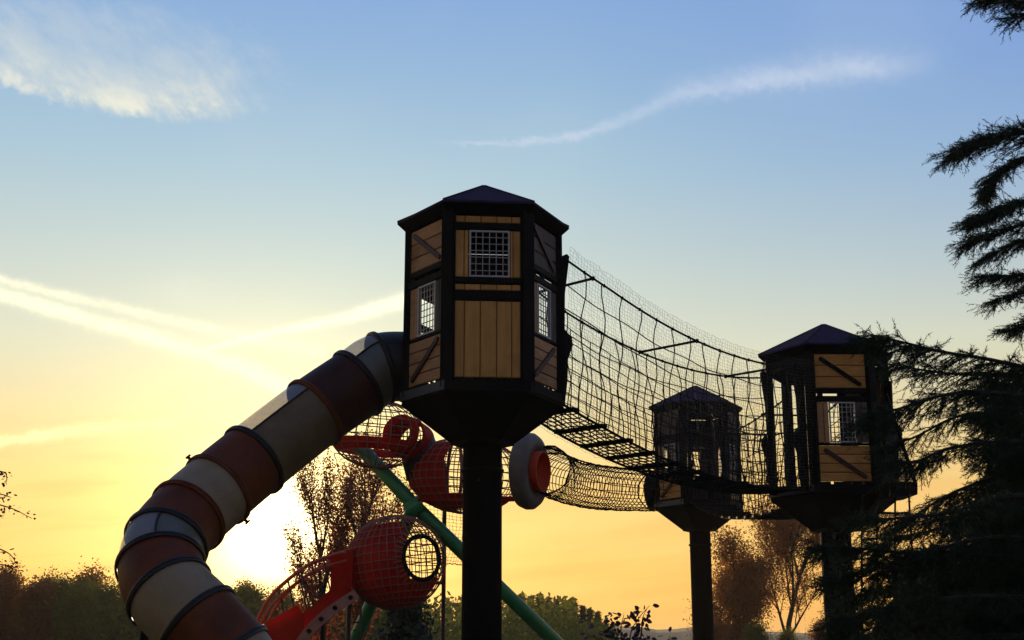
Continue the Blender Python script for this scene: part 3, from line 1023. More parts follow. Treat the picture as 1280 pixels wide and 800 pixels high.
# lifting lugs on one joint
p, t, a, s_ = fr[5 * M_]
for an in (R(5), R(185)):
    b = MB()
    dv = a * math.cos(an) + s_ * math.sin(an)
    b.tube([p + dv * (TR + 0.02), p + dv * (TR + 0.065)], 0.02, 6); b.tube([p + dv * (TR + 0.065) - t * 0.04, p + dv * (TR + 0.065) + t * 0.03], 0.013, 6)
    b.build('joint_lug', BLACK, slide)
# support posts of the slide
for px, py, Yp, tx, ty in ((181, 782, 14.7, 184, 940), (262, 800, 14.5, 262, 960)):
    top = W(px, py, Yp); b = MB(); b.tube([Vector((top.x, top.y, -0.2)), top], 0.045, 10); b.build('support_post', BLACK, slide)


# ------------------------------------------------------------------ climbing course with net globes
YC = 26.0
cf = thing('climbing_frame', 'red net climbing course with round cages held up by green slanting legs', 'climbing frame', (W(515, 900, YC).x, YC, 0))


def to_ground(a, b):
    t = (a.z + 0.2) / (a.z - b.z)
    return a + (b - a) * t


J = W(518, 632, YC)
A_ = W(440, 548, YC)
b = MB(); e1 = to_ground(J, W(692, 800, YC)); b.tube([A_, J, e1], 0.135, 16); b.build('leg', GREEN, cf, smooth_=True)
b = MB(); e2 = to_ground(J + Vector((0, .15, 0)), W(444, 800, YC + 1.1)); b.tube([J + Vector((0.03, .15, 0.1)), e2], 0.13, 16); b.build('leg', GREEN, cf, smooth_=True)
b = MB(); b.tube([W(508, 640, YC - .12), W(528, 628, YC - .12)], 0.165, 16); b.torus(W(518, 634, YC), (0.3, 0, 1), 0.17, 0.03, 20, 6); b.build('leg_joint', GREEN, cf)
b = MB(); pt_ = W(556, 610, YC + 0.6); b.tube([Vector((pt_.x, pt_.y, -0.2)), pt_], 0.042, 8); b.build('pole', PURP, cf)
b = MB(); b.tube([W(505, 729, YC + 0.3), W(556, 729, YC + 0.6)], 0.03, 6); b.build('cross_bar', PURP, cf)
b = MB(); pt_ = W(437, 735, YC + 0.4); b.tube([Vector((pt_.x, pt_.y, -0.2)), pt_], 0.05, 8); b.build('pole', PURP, cf)
for y_ in (748, 758, 768, 778, 788, 800):
    b = MB(); b.tube([W(441, y_, YC + 0.4), W(450, y_, YC + 0.4)], 0.018, 5); b.build('rung', GREYP, cf)
b = MB(); b.tube([W(451, 740, YC + 0.4), W(451, 905, YC + 0.4)], 0.02, 5); b.build('ladder_rail', GREYP, cf)


def ellip(c, rx, ry, rz, tilt):
    Mt = Matrix.Rotation(R(tilt), 3, 'Y')
    return lambda lon, lat, k=1.0: c + Mt @ Vector((rx * k * math.cos(lat) * math.cos(lon), ry * k * math.cos(lat) * math.sin(lon), rz * k * math.sin(lat)))


def cage(px, py, Yq, rx, ry, rz, tilt, patches, rope_m, rings=13, mers=30, porthole=None, hole_r=0.4, lat0=-1.45, lat1=1.45, skip=None):
    c = W(px, py, Yq)
    E = ellip(c, rx, ry, rz, tilt)
    b = MB()
    for j in range(rings + 1):
        lat = lat0 + (lat1 - lat0) * j / rings
        seg = []
        for i in range(61):
            lon = 2 * math.pi * i / 60
            p = E(lon, lat, 1 + 0.006 * math.sin(i * 1.3 + j))
            if porthole and (p - porthole[0]).length < hole_r * 1.0:
                if len(seg) > 1: b.tube(seg, 0.011, 4, False)
                seg = []; continue
            seg.append(p)
        if len(seg) > 1: b.tube(seg, 0.011, 4, False)
    for i in range(mers):
        lon = 2 * math.pi * i / mers
        seg = []
        for j in range(31):
            lat = lat0 + (lat1 - lat0) * j / 30
            p = E(lon, lat, 1 + 0.006 * math.sin(j * 1.3 + i))
            if porthole and (p - porthole[0]).length < hole_r:
                if len(seg) > 1: b.tube(seg, 0.010, 4, False)
                seg = []; continue
            seg.append(p)
        if len(seg) > 1: b.tube(seg, 0.010, 4, False)
    ob = b.build('cage_net', rope_m, cf, kind='stuff')
    for (l0, l1, t0, t1, m_) in patches:
        pb_ = MB(); nu, nv = (90, 50) if porthole else (26, 16)
        for kk in (0.985, 0.965):
            for i in range(nu + 1):
                for j in range(nv + 1):
                    pb_.v.append(tuple(E(R(l0 + (l1 - l0) * i / nu), R(t0 + (t1 - t0) * j / nv), kk)))
        n1 = (nu + 1) * (nv + 1)
        for i in range(nu):
            for j in range(nv):
                q = i * (nv + 1) + j
                pts4 = (q, q + nv + 1, q + nv + 2, q + 1)
                if porthole and (Vector(pb_.v[q]) - porthole[0]).length < hole_r * 0.97: continue
                pb_.f.append(pts4); pb_.f.append(tuple(n1 + x for x in pts4)[::-1])
        pb_.build('membrane', m_, cf, smooth_=True)
    return c, E


# lon: -90 faces the viewer, 180 left, 0 right
# upper left cage
c1, E1 = cage(472, 543, YC - 0.2, 0.92, 0.75, 0.66, 4, [(-200, -20, -34, -13, CRED), (20, 160, -34, -18, CRED)], RROPE, 11, 26)
b = MB()
dn = Vector((-0.35, -1, 0.12)).normalized()
pc_ = W(500, 541, YC - 0.55)
u_, v_ = frame_of(dn)
kk = 28


def drum(c, dn, r0, r1, L, name, m_, parent=cf, off0=0.0):
    u_, v_ = frame_of(dn)
    b = MB()
    for i in range(28):
        a0_, a1_ = 2 * math.pi * i / 28, 2 * math.pi * (i + 1) / 28
        q = []
        for d_ in (off0, off0 - L):
            for an, r_ in ((a0_, r0), (a1_, r0), (a1_, r1), (a0_, r1)):
                q.append(c + dn * d_ + (u_ * math.cos(an) + v_ * math.sin(an)) * r_)
        b.hexa(q[:4], q[4:])
    return b.build(name, m_, parent)


drum(pc_, dn, 0.20, 0.37, 0.07, 'hatch_ring', CRED)
drum(pc_ + Vector((0.10, 0.18, -0.05)), dn, 0.35, 0.40, 0.50, 'hatch_drum', CRED)
b = MB()
for i in range(-3, 4):
    x = i * 0.08; h = math.sqrt(max(0.0, 0.25 ** 2 - x * x))*.9
    b.tube([pc_ + u_ * x - v_ * h, pc_ + u_ * x + v_ * h], 0.008, 4); b.tube([pc_ + v_ * x - u_ * h, pc_ + v_ * x + u_ * h], 0.008, 4)
b.build('hatch_mesh', ROPE, cf)
# dark connecting sleeve between the cages
b = MB(); b.tube([W(520, 552, YC), W(534, 592, YC + .1)], [0.36, 0.42], 20); b.build('sleeve', TBLK, cf, smooth_=True)
# middle cage, long and lying down
c2, E2 = cage(582, 594, YC + 0.1, 1.13, 0.80, 0.74, 2, [(-180, -112, -75, 55, CRED), (-200, -180, -60, 50, CRED), (-112, 20, -70, -36, CRED), (110, 180, -60, 20, CRED)], RROPE, 14, 36)
b = MB(); b.torus(c2 + Vector((-0.22, 0, 0)), (1, 0.25, 0), 0.70, 0.035, 36, 6); b.build('cage_hoop', RROPE, cf)
b = MB(); b.tube([c2 + Vector((-0.9, -0.35, -0.52)), c2 + Vector((0.95, -0.35, -0.50))], 0.05, 8); b.build('cage_beam', CRED, cf)
# grey drum with the orange red mouth
dn2 = Vector((1.0, -0.42, -0.06)).normalized()
cd = W(661, 589, YC)
b = MB()
u2, v2 = frame_of(dn2)
prof = [(-0.17, 0.62), (-0.13, 0.70), (-0.02, 0.745), (0.08, 0.74), (0.16, 0.68), (0.19, 0.58), (0.17, 0.42), (0.10, 0.40), (-0.12, 0.40), (-0.16, 0.46)]
K = 40
for j in range(K):
    an = 2 * math.pi * j / K
    dv = u2 * math.cos(an) + v2 * math.sin(an)
    for (x, r_) in prof: b.v.append(tuple(cd + dn2 * x + dv * r_))
kp = len(prof)
for j in range(K):
    j2 = (j + 1) % K
    for q in range(kp):
        q2 = (q + 1) % kp
        b.f.append((j * kp + q, j * kp + q2, j2 * kp + q2, j2 * kp + q))
b.build('drum_ring', GREYP, cf, smooth_=True)
drum(cd, dn2, 0.36, 0.395, 0.34, 'drum_mouth', CORA, cf, 0.31)
# lower cage with the round window
ph = W(527, 697, YC - 0.95)
c3, E3 = cage(495, 703, YC - 0.3, 0.95, 0.90, 0.88, -6, [(-215, -70, -80, 55, CRED), (-72, -20, -70, -26, CRED), (40, 145, -80, -34, CRED)], RROPE, 16, 38, (ph, 0), 0.42)
dn3 = (ph - c3).normalized()
b = MB(); b.torus(ph, dn3, 0.40, 0.04, 40, 8); b.build('porthole_ring', BLACK, cf)
u3, v3 = frame_of(dn3)
b = MB()
for i in range(-2, 3):
    x = i * 0.13; h = math.sqrt(0.39 ** 2 - x * x)
    b.tube([ph + u3 * x - v3 * h, ph + u3 * (x + .02), ph + u3 * x + v3 * h], 0.009, 4); b.tube([ph + v3 * x - u3 * h, ph + v3 * (x - .02), ph + v3 * x + u3 * h], 0.009, 4)
b.build('porthole_net', ROPE, cf)
b = MB()
for i in range(34):
    an = 2 * math.pi * i / 34
    d1 = u3 * math.cos(an) + v3 * math.sin(an)
    b.tube([ph + d1 * 0.42, ph + d1 * 0.56 - dn3 * 0.12], 0.014, 4)
b.build('porthole_lacing', RROPE, cf)
# square red port on its left
b = MB()
l0, l1, l2, l3 = W(413, 692, YC - .9), W(440, 686, YC - 1.0), W(440, 742, YC - 1.0), W(413, 742, YC - .9)
oo = Vector((0.1, 0.8, 0))
b.hexa([l0, l1, l2, l3], [p + oo for p in (l0, l1, l2, l3)]); b.build('port_panel', CRED, cf)
# big thin grey net stretched round the cages
b = MB()
g = {}
NU, NV = 34, 26
for i in range(NU + 1):
    for j in range(NV + 1):
        u = i / NU; v = j / NV
        tl, trt, bl_, br = (418, 566), (590, 600), (470, 700), (578, 706)
        x = (tl[0] * (1 - u) + trt[0] * u) * (1 - v) + (bl_[0] * (1 - u) + br[0] * u) * v
        y = (tl[1] * (1 - u) + trt[1] * u) * (1 - v) + (bl_[1] * (1 - u) + br[1] * u) * v
        x += -14 * math.sin(math.pi * v) * (1 - u) * 0.5 + 10 * math.sin(math.pi * v) * u
        g[i, j] = W(x + random.gauss(0, .5), y + random.gauss(0, .5), YC + 1.4 + 0.5 * math.sin(math.pi * u))
for i in range(NU + 1): b.tube([g[i, j] for j in range(NV + 1)], 0.0045 if i not in (0, NU) else 0.012, 3, False)
for j in range(NV + 1): b.tube([g[i, j] for i in range(NU + 1)], 0.0045 if j not in (0, NV) else 0.012, 3, False)
b.build('safety_net', TROPE, cf, kind='stuff')

# ------------------------------------------------------------------ red gangway at the lower left
gw = thing('gangway', 'red ramp with an arched orange handrail climbing to the lowest round cage', 'ramp', (W(360, 900, 24.5).x, 24.5, 0))
arc = catmull([W(318, 782, 24.4), W(340, 744, 24.4), (W(378, 711, 24.5)), W(410, 696, 24.7), W(432, 690, 24.9)], 8)
arc2 = [p + Vector((0, 1.1, 0)) for p in arc]
b = MB(); b.tube(arc, 0.035, 8); b.build('handrail', CORA, gw, smooth_=True)
b = MB(); b.tube(arc2, 0.03, 8); b.build('handrail', CORA, gw, smooth_=True)
b = MB(); b.tube([p + Vector((0.02, 0.02, -0.16)) for p in arc[2:]], 0.028, 8); b.build('lower_rail', CORA, gw)
for x, y0, y1 in ((348, 742, 782), (360, 733, 772), (373, 722, 764), (376, 720, 762), (390, 712, 756), (404, 703, 748)):
    b = MB(); b.tube([W(x, y0 - 6, 24.45), W(x + 11, y1, 24.45)], 0.014, 6); b.build('baluster', PURP, gw)
    b = MB(); b.tube([W(x, y0 - 8, 25.5), W(x + 9, y1 - 8, 25.5)], 0.014, 6); b.build('baluster', PURP, gw)
b = MB()
sl_ = [(318, 790), (380, 766), (430, 722), (442, 742), (392, 786), (318, 850)]
b.hexa([W(x, y, 24.4) for x, y in sl_], [W(x, y, 24.4) + Vector((0, 0.05, 0)) for x, y in sl_]); b.build('side_panel', CRED, gw)
b = MB()
sl_ = [(310, 790), (372, 756), (380, 768), (378, 812), (310, 850)]
b.hexa([W(x, y, 24.3) for x, y in sl_], [W(x, y, 24.3) + Vector((0, 0.05, 0)) for x, y in sl_]); b.build('end_panel', CRED, gw)
b = MB()
d0, d1, d2 = W(300, 850, 24.45), W(385, 790, 24.45), W(440, 738, 24.9)
for a_, b_ in ((d0, d1), (d1, d2)):
    b.hexa([a_, b_, b_ + Vector((0, 1.1, 0)), a_ + Vector((0, 1.1, 0))], [p + Vector((0, 0, 0.06)) for p in (a_, b_, b_ + Vector((0, 1.1, 0)), a_ + Vector((0, 1.1, 0)))])
b.build('deck', TANB, gw)
sl_ = [(372, 745), (400, 735), (428, 716), (426, 738), (380, 766)]
cb = catmull([W(352, 850, 23.9), W(378, 800, 23.9), W(408, 768, 24.0), W(446, 742, 24.2)], 10)
b = MB()
for i in range(len(cb) - 1):
    t = (cb[i + 1] - cb[i]).normalized(); up = Vector((0, 1, 0)).cross(t); up = up * 0.095
    t2 = (cb[min(i + 2, len(cb) - 1)] - cb[i]).normalized(); up2 = Vector((0, 1, 0)).cross(t2) * 0.095
    dy = Vector((0, 0.06, 0))
    b.hexa([cb[i] - up, cb[i + 1] - up2, cb[i + 1] + up2, cb[i] + up], [cb[i] - up + dy, cb[i + 1] - up2 + dy, cb[i + 1] + up2 + dy, cb[i] + up + dy])
bm_ = b.build('curved_beam', TANB, gw)
for i in range(3, len(cb) - 1, 5):
    b = MB(); b.tube([cb[i] + Vector((0, -0.03, 0)), cb[i] + Vector((0, 0.01, 0))], 0.042, 10)
    b.build('bolt', BLACK, bm_)
# legs of the gangway
for x in (330, 405):
    q = W(x, 805 if x < 400 else 775, 25.0); b = MB(); b.tube([Vector((q.x, q.y, -0.2)), q], 0.05, 8); b.build('leg', PURP, gw)


# ------------------------------------------------------------------ vegetation
def quads(P, size, flat=0.0, rg=rng, aspect=0.55, tris=False):
    """random small leaves at points P (N,3)"""
    Nn = len(P)
    d = rg.normal(size=(Nn, 3)); d /= np.linalg.norm(d, axis=1)[:, None]
    e = rg.normal(size=(Nn, 3)); e -= (e * d).sum(1)[:, None] * d; e /= np.linalg.norm(e, axis=1)[:, None]
    s = size * rg.uniform(0.6, 1.3, size=(Nn, 1))
    if tris:
        V = np.stack([P - e * s * aspect * .5, P + d * s, P + e * s * aspect * .5], 1).reshape(-1, 3)
        return V, np.arange(Nn * 3).reshape(-1, 3)
    V = np.stack([P, P + d * s * .5 + e * s * aspect * .5, P + d * s, P + d * s * .5 - e * s * aspect * .5], 1).reshape(-1, 3)
    return V, np.arange(Nn * 4).reshape(-1, 4)


def branch_tree(h, spread, levels, rnd, trunk_r, upright=0.6, kids=(5, 7), first=0.25, maxseg=5):
    """recursive limbs; returns MB and leaf points"""
    b = MB(); tips = []

    def grow(p, d, L, r, lev):
        pts = [p]; q = p; dd = d.copy()
        for i in range(maxseg):
            dd = (dd + Vector((rnd.gauss(0, .10), rnd.gauss(0, .10), rnd.gauss(0, .06) + 0.05 * upright))).normalized()
            q = q + dd * L / maxseg; pts.append(q)
        rs = [r * (1 - 0.75 * i / maxseg) for i in range(maxseg + 1)]
        b.tube(pts, rs, 6 if lev == 0 else (4 if lev == 1 else 3), False)
        if lev >= levels - 1:
            for i in range(1, len(pts)): tips.append((pts[i], dd, lev))
        if lev < levels:
            n_ = rnd.randint(*kids) if lev else rnd.randint(kids[1], kids[1] + 4)
            for k in range(n_):
                f = first + (1 - first) * (k + rnd.random()) / n_ if lev == 0 else 0.2 + 0.8 * (k + rnd.random()) / n_
                x = f * maxseg; i = min(int(x), maxseg - 1)
                st = pts[i].lerp(pts[i + 1], x - i)
                an = rnd.uniform(0, 2 * math.pi)
                out = Vector((math.cos(an), math.sin(an), 0))
                up_ = dd * (upright) + out * (1 - upright) + Vector((0, 0, 0.15))
                grow(st, up_.normalized(), L * (0.62 if lev else spread) * rnd.uniform(.75, 1.1) * (1 - 0.35 * f if lev == 0 else 1), max(r * 0.45, 0.006), lev + 1)
    grow(Vector((0, 0, 0)), Vector((0, 0, 1)), h * 0.86, trunk_r, 0)
    return b, tips


def leafy(tips, per, jit, size, m_, seed, name='leaves'):
    rg = np.random.default_rng(seed)
    P = np.array([tuple(t[0]) for t in tips], dtype=np.float32)
    P = np.repeat(P, per, 0) + rg.normal(scale=jit, size=(len(P) * per, 3))
    V, Fq = quads(P, size, rg=rg)
    return np_mesh(name, V, Fq, m_)


def add_tree(name, label, cat, loc, wood, leaf_me, group=None, bark=BARK, rot=0, scl=1.0):
    root = thing(name, label, cat, loc, group)
    root.rotation_euler.z = rot; root.scale = (scl,) * 3
    if isinstance(wood, MB):
        ob = wood.build('trunk', bark, None, org=(0, 0, 0)); ob.parent = root; ob.location = (0, 0, 0)
    else: ob = obj_mesh('trunk', wood, root)
    cr = obj_mesh('crown', leaf_me, root); cr['kind'] = 'stuff'
    return root


rnd = random.Random(3)
# half bare tree at the right
w_, tp = branch_tree(8.8, 0.60, 4, rnd, 0.2, 0.60, (5, 6), 0.16)
p = W(985, 810, 75)
lt = leafy(tp, 4, 0.26, 0.12, LEAFB, 5)
add_tree('autumn_tree', 'rounded half bare autumn tree between the posts of the middle and right towers', 'tree', (p.x, 75, -0.1), w_, lt)
w_, tp = branch_tree(6.0, 0.56, 3, rnd, 0.2, 0.45, (6, 8), 0.06)
p = W(918, 810, 72)
add_tree('autumn_tree', 'lower bushy rust brown tree just right of the middle tower post', 'tree', (p.x, 72, -0.1), w_, leafy(tp, 11, 0.30, 0.13, LEAFB, 6))
# upright red tree behind the globes
for i, (px, top, Yd) in enumerate(((415, 618, 46), (448, 610, 47))):
    w_, tp = branch_tree((1.6 + W(px, top, Yd).z - 1.6) * 1.0, 0.56, 3, random.Random(40 + i), 0.13, 0.72, (6, 7), 0.05)
    p = W(px, 810, Yd)
    add_tree('upright_tree', ['reddish upright tree nearest the setting sun, left of its darker neighbour', 'dark reddish upright tree directly above the lowest red cage'][i], 'tree', (p.x, Yd, -0.1), w_,
             leafy(tp, 7, 0.13, 0.10, LEAFR, 16 + i))


# dark spruce behind the lowest cage
def spruce(h, r, seed, nb=46, size=0.22, m_=LEAFD, per=60):
    rg = np.random.default_rng(seed); b = MB()
    b.tube([(0, 0, 0), (0, 0, h * .6), (0, 0, h)], [h * 0.018, h * .01, 0.01], 6)
    P = []
    for i in range(nb):
        z = h * (0.1 + 0.88 * (i / nb) ** 0.9); L = r * (1 - z / h) ** 0.8 * rg.uniform(.75, 1.15) + 0.08
        an = i * 2.4 + rg.uniform(-.3, .3)
        e = (math.cos(an) * L, math.sin(an) * L, z - L * 0.25)
        b.tube([(0, 0, z), e], [0.02, 0.006], 3, False)
        t = rg.uniform(0.05, 1, per)
        q = np.stack([e[0] * t, e[1] * t, z - L * 0.25 * t * t], 1) + rg.normal(scale=(0.09 + 0.1 * L), size=(per, 3)) * np.array([1, 1, .45])
        P.append(q)
    V, Fq = quads(np.concatenate(P), size, rg=rg, aspect=0.45)
    return b, np_mesh('needles', V, Fq, m_)


w_, me = spruce(3.3, 1.25, 4, 60, 0.20, LEAFD, 70)
p = W(508, 810, 36)
add_tree('spruce', 'dark green spruce standing under the lowest red cage', 'tree', (p.x, 36, 0), w_, me)

for px, top, Yd, rad_, lb in ((1290, 575, 17.5, 1.9, 'dark conifer filling the right edge behind the cedar'), (1165, 690, 16.5, 1.5, 'low dark conifer behind the cedar, right of the right tower post')):
    h = W(px, top, Yd).z
    w_, me = spruce(h, rad_, int(px), 90, 0.13, LEAFD, 170)
    p = W(px, 810, Yd)
    add_tree('spruce', lb, 'tree', (p.x, Yd, 0), w_, me)

# ---- woods: individual trees, shared meshes
kinds = []
for s_ in range(4):
    w_, tp = branch_tree(7.0, 0.40, 2, rnd, 0.16, 0.62, (6, 8), 0.12)
    lm = leafy(tp, 50, 0.45, 0.19, LEAFO if s_ % 2 == 0 else LEAFB, 30 + s_)
    o = w_.build('trunk', BARK, None, org=(0, 0, 0)); wm = o.data; bpy.data.objects.remove(o)
    kinds.append((wm, lm))
con = []
for s_ in range(3):
    w_, me = spruce(7.0, 1.5, 50 + s_, 60, 0.26, [LEAFO, LEAFD, LEAFO][s_], 60)
    o = w_.build('trunk', BARK, None, org=(0, 0, 0)); wm = o.data; bpy.data.objects.remove(o)
    con.append((wm, me))


def top_h(px, py, Yd): return W(px, py, Yd).z


rows = [  # px, top row, distance, kind
    *[(x, y, d, 'leaf') for x, y, d in ((-60, 700, 86), (-20, 706, 84), (14, 716, 90), (34, 721, 86), (60, 714, 88), (82, 709, 92), (104, 726, 85), (118, 742, 90), (133, 722, 87), (152, 726, 92), (172, 735, 88), (192, 742, 90), (214, 746, 88),
                                          (240, 742, 92), (262, 740, 88), (280, 734, 92), (300, 728, 90), (318, 727, 94), (336, 732, 90), (352, 738, 92), (372, 744, 90), (396, 748, 94), (420, 750, 90), (446, 748, 94), (470, 750, 92), (530, 760, 96))],
    *[(x, y, d, 'con') for x, y, d in ((545, 757, 118), (560, 752, 116), (574, 748, 120), (588, 744, 118), (604, 742, 122), (622, 740, 118), (640, 738, 116), (652, 736, 118), (664, 739, 121), (675, 736, 117), (686, 741, 119), (697, 744, 122), (708, 746, 117), (718, 744, 120), (729, 752, 118), (738, 756, 121), (748, 760, 118), (758, 772, 121))],
    *[(x, y, d, 'leaf') for x, y, d in ((900, 770, 130), (1060, 770, 120), (1110, 765, 118), (1160, 760, 122), (1230, 758, 118), (1300, 755, 120), (1370, 750, 118))],
]
ORD = 'first second third fourth fifth sixth seventh eighth ninth tenth eleventh twelfth thirteenth fourteenth fifteenth sixteenth seventeenth eighteenth nineteenth twentieth'.split()
cnt = {}
for i, (px, py, d, kd) in enumerate(rows):
    h = top_h(px, py, d)
    ms = kinds[i % 4] if kd == 'leaf' else con[i % 3]
    sec = 'con' if kd == 'con' else ('edge' if px < 0 else 'left' if px < 180 else 'hid' if px < 270 else 'mid' if px < 540 else 'right')
    cnt[sec] = cnt.get(sec, 0) + 1
    o_ = ORD[cnt[sec] - 1]
    lb = {'con': f'{o_} pointed olive tree from the left in the distant row behind the green leg',
          'edge': f'{o_} leafy tree of the low wood just outside the left picture edge',
          'left': f'{o_} leafy tree from the left edge in the olive wood left of the slide',
          'hid': f'{o_} leafy tree from the left hidden behind the lower bend of the slide',
          'mid': f'{o_} leafy tree right of the slide in the low wood behind the red gangway',
          'right': f'{o_} leafy tree from the left in the far wood behind the right tower and cedar'}[sec]
    gp = {'con': 'pointed trees of the distant row', 'right': 'trees of the far wood on the right'}.get(sec, 'trees of the wood behind the slide')
    p = W(px, 810, d)
    root = thing('wood_tree' if kd == 'leaf' else 'conifer_tree', lb, 'tree', (p.x, d, -0.2), gp)
    root.rotation_euler.z = rnd.uniform(0, 6.28)
    s_ = (h + 0.2) / (8.0 if kd == 'leaf' else 7.3)
    root.scale = (s_ * rnd.uniform(.9, 1.15), s_ * rnd.uniform(.9, 1.15), s_)
    obj_mesh('trunk', ms[0], root); obj_mesh('crown', ms[1], root)
for i, (px, hh, lb) in enumerate(((905, 2.9, 'rust coloured shrub at the foot of the middle tower post'), (948, 3.0, 'olive shrub under the two autumn trees'), (1000, 2.6, 'dark olive shrub at the foot of the half bare autumn tree'), (1045, 3.2, 'rust coloured shrub just left of the right tower post'))):
    ms = kinds[(1, 0, 2, 3)[i]]
    p = W(px, 810, 68)
    root = thing('shrub', lb, 'shrub', (p.x, 68 + i, -0.2), 'shrubs under the autumn trees')
    root.rotation_euler.z = i * 1.3; root.scale = (hh / 6.5, hh / 6.5, (hh + 0.2) / 8)
    obj_mesh('trunk', ms[0], root); obj_mesh('crown', ms[1], root)
# thick undergrowth filling the foot of the woods
P = []
for i in range(26000):
    u = rng.uniform(-120, 770)
    d = rng.uniform(84, 112)
    p = W(u, 805, d)
    zz = rng.uniform(0, 1) * (1.6 + (2.9 if u < 540 else 3.2) * (1 if u < 720 else 0.5))
    P.append((p.x, d, zz))
V, Fq = quads(np.array(P), 0.42)
ug = obj_mesh('undergrowth', np_mesh('undergrowth', V, Fq, LEAFO)); ug['kind'] = 'stuff'
tag(ug, 'dense olive undergrowth along the foot of the far woods', 'undergrowth')


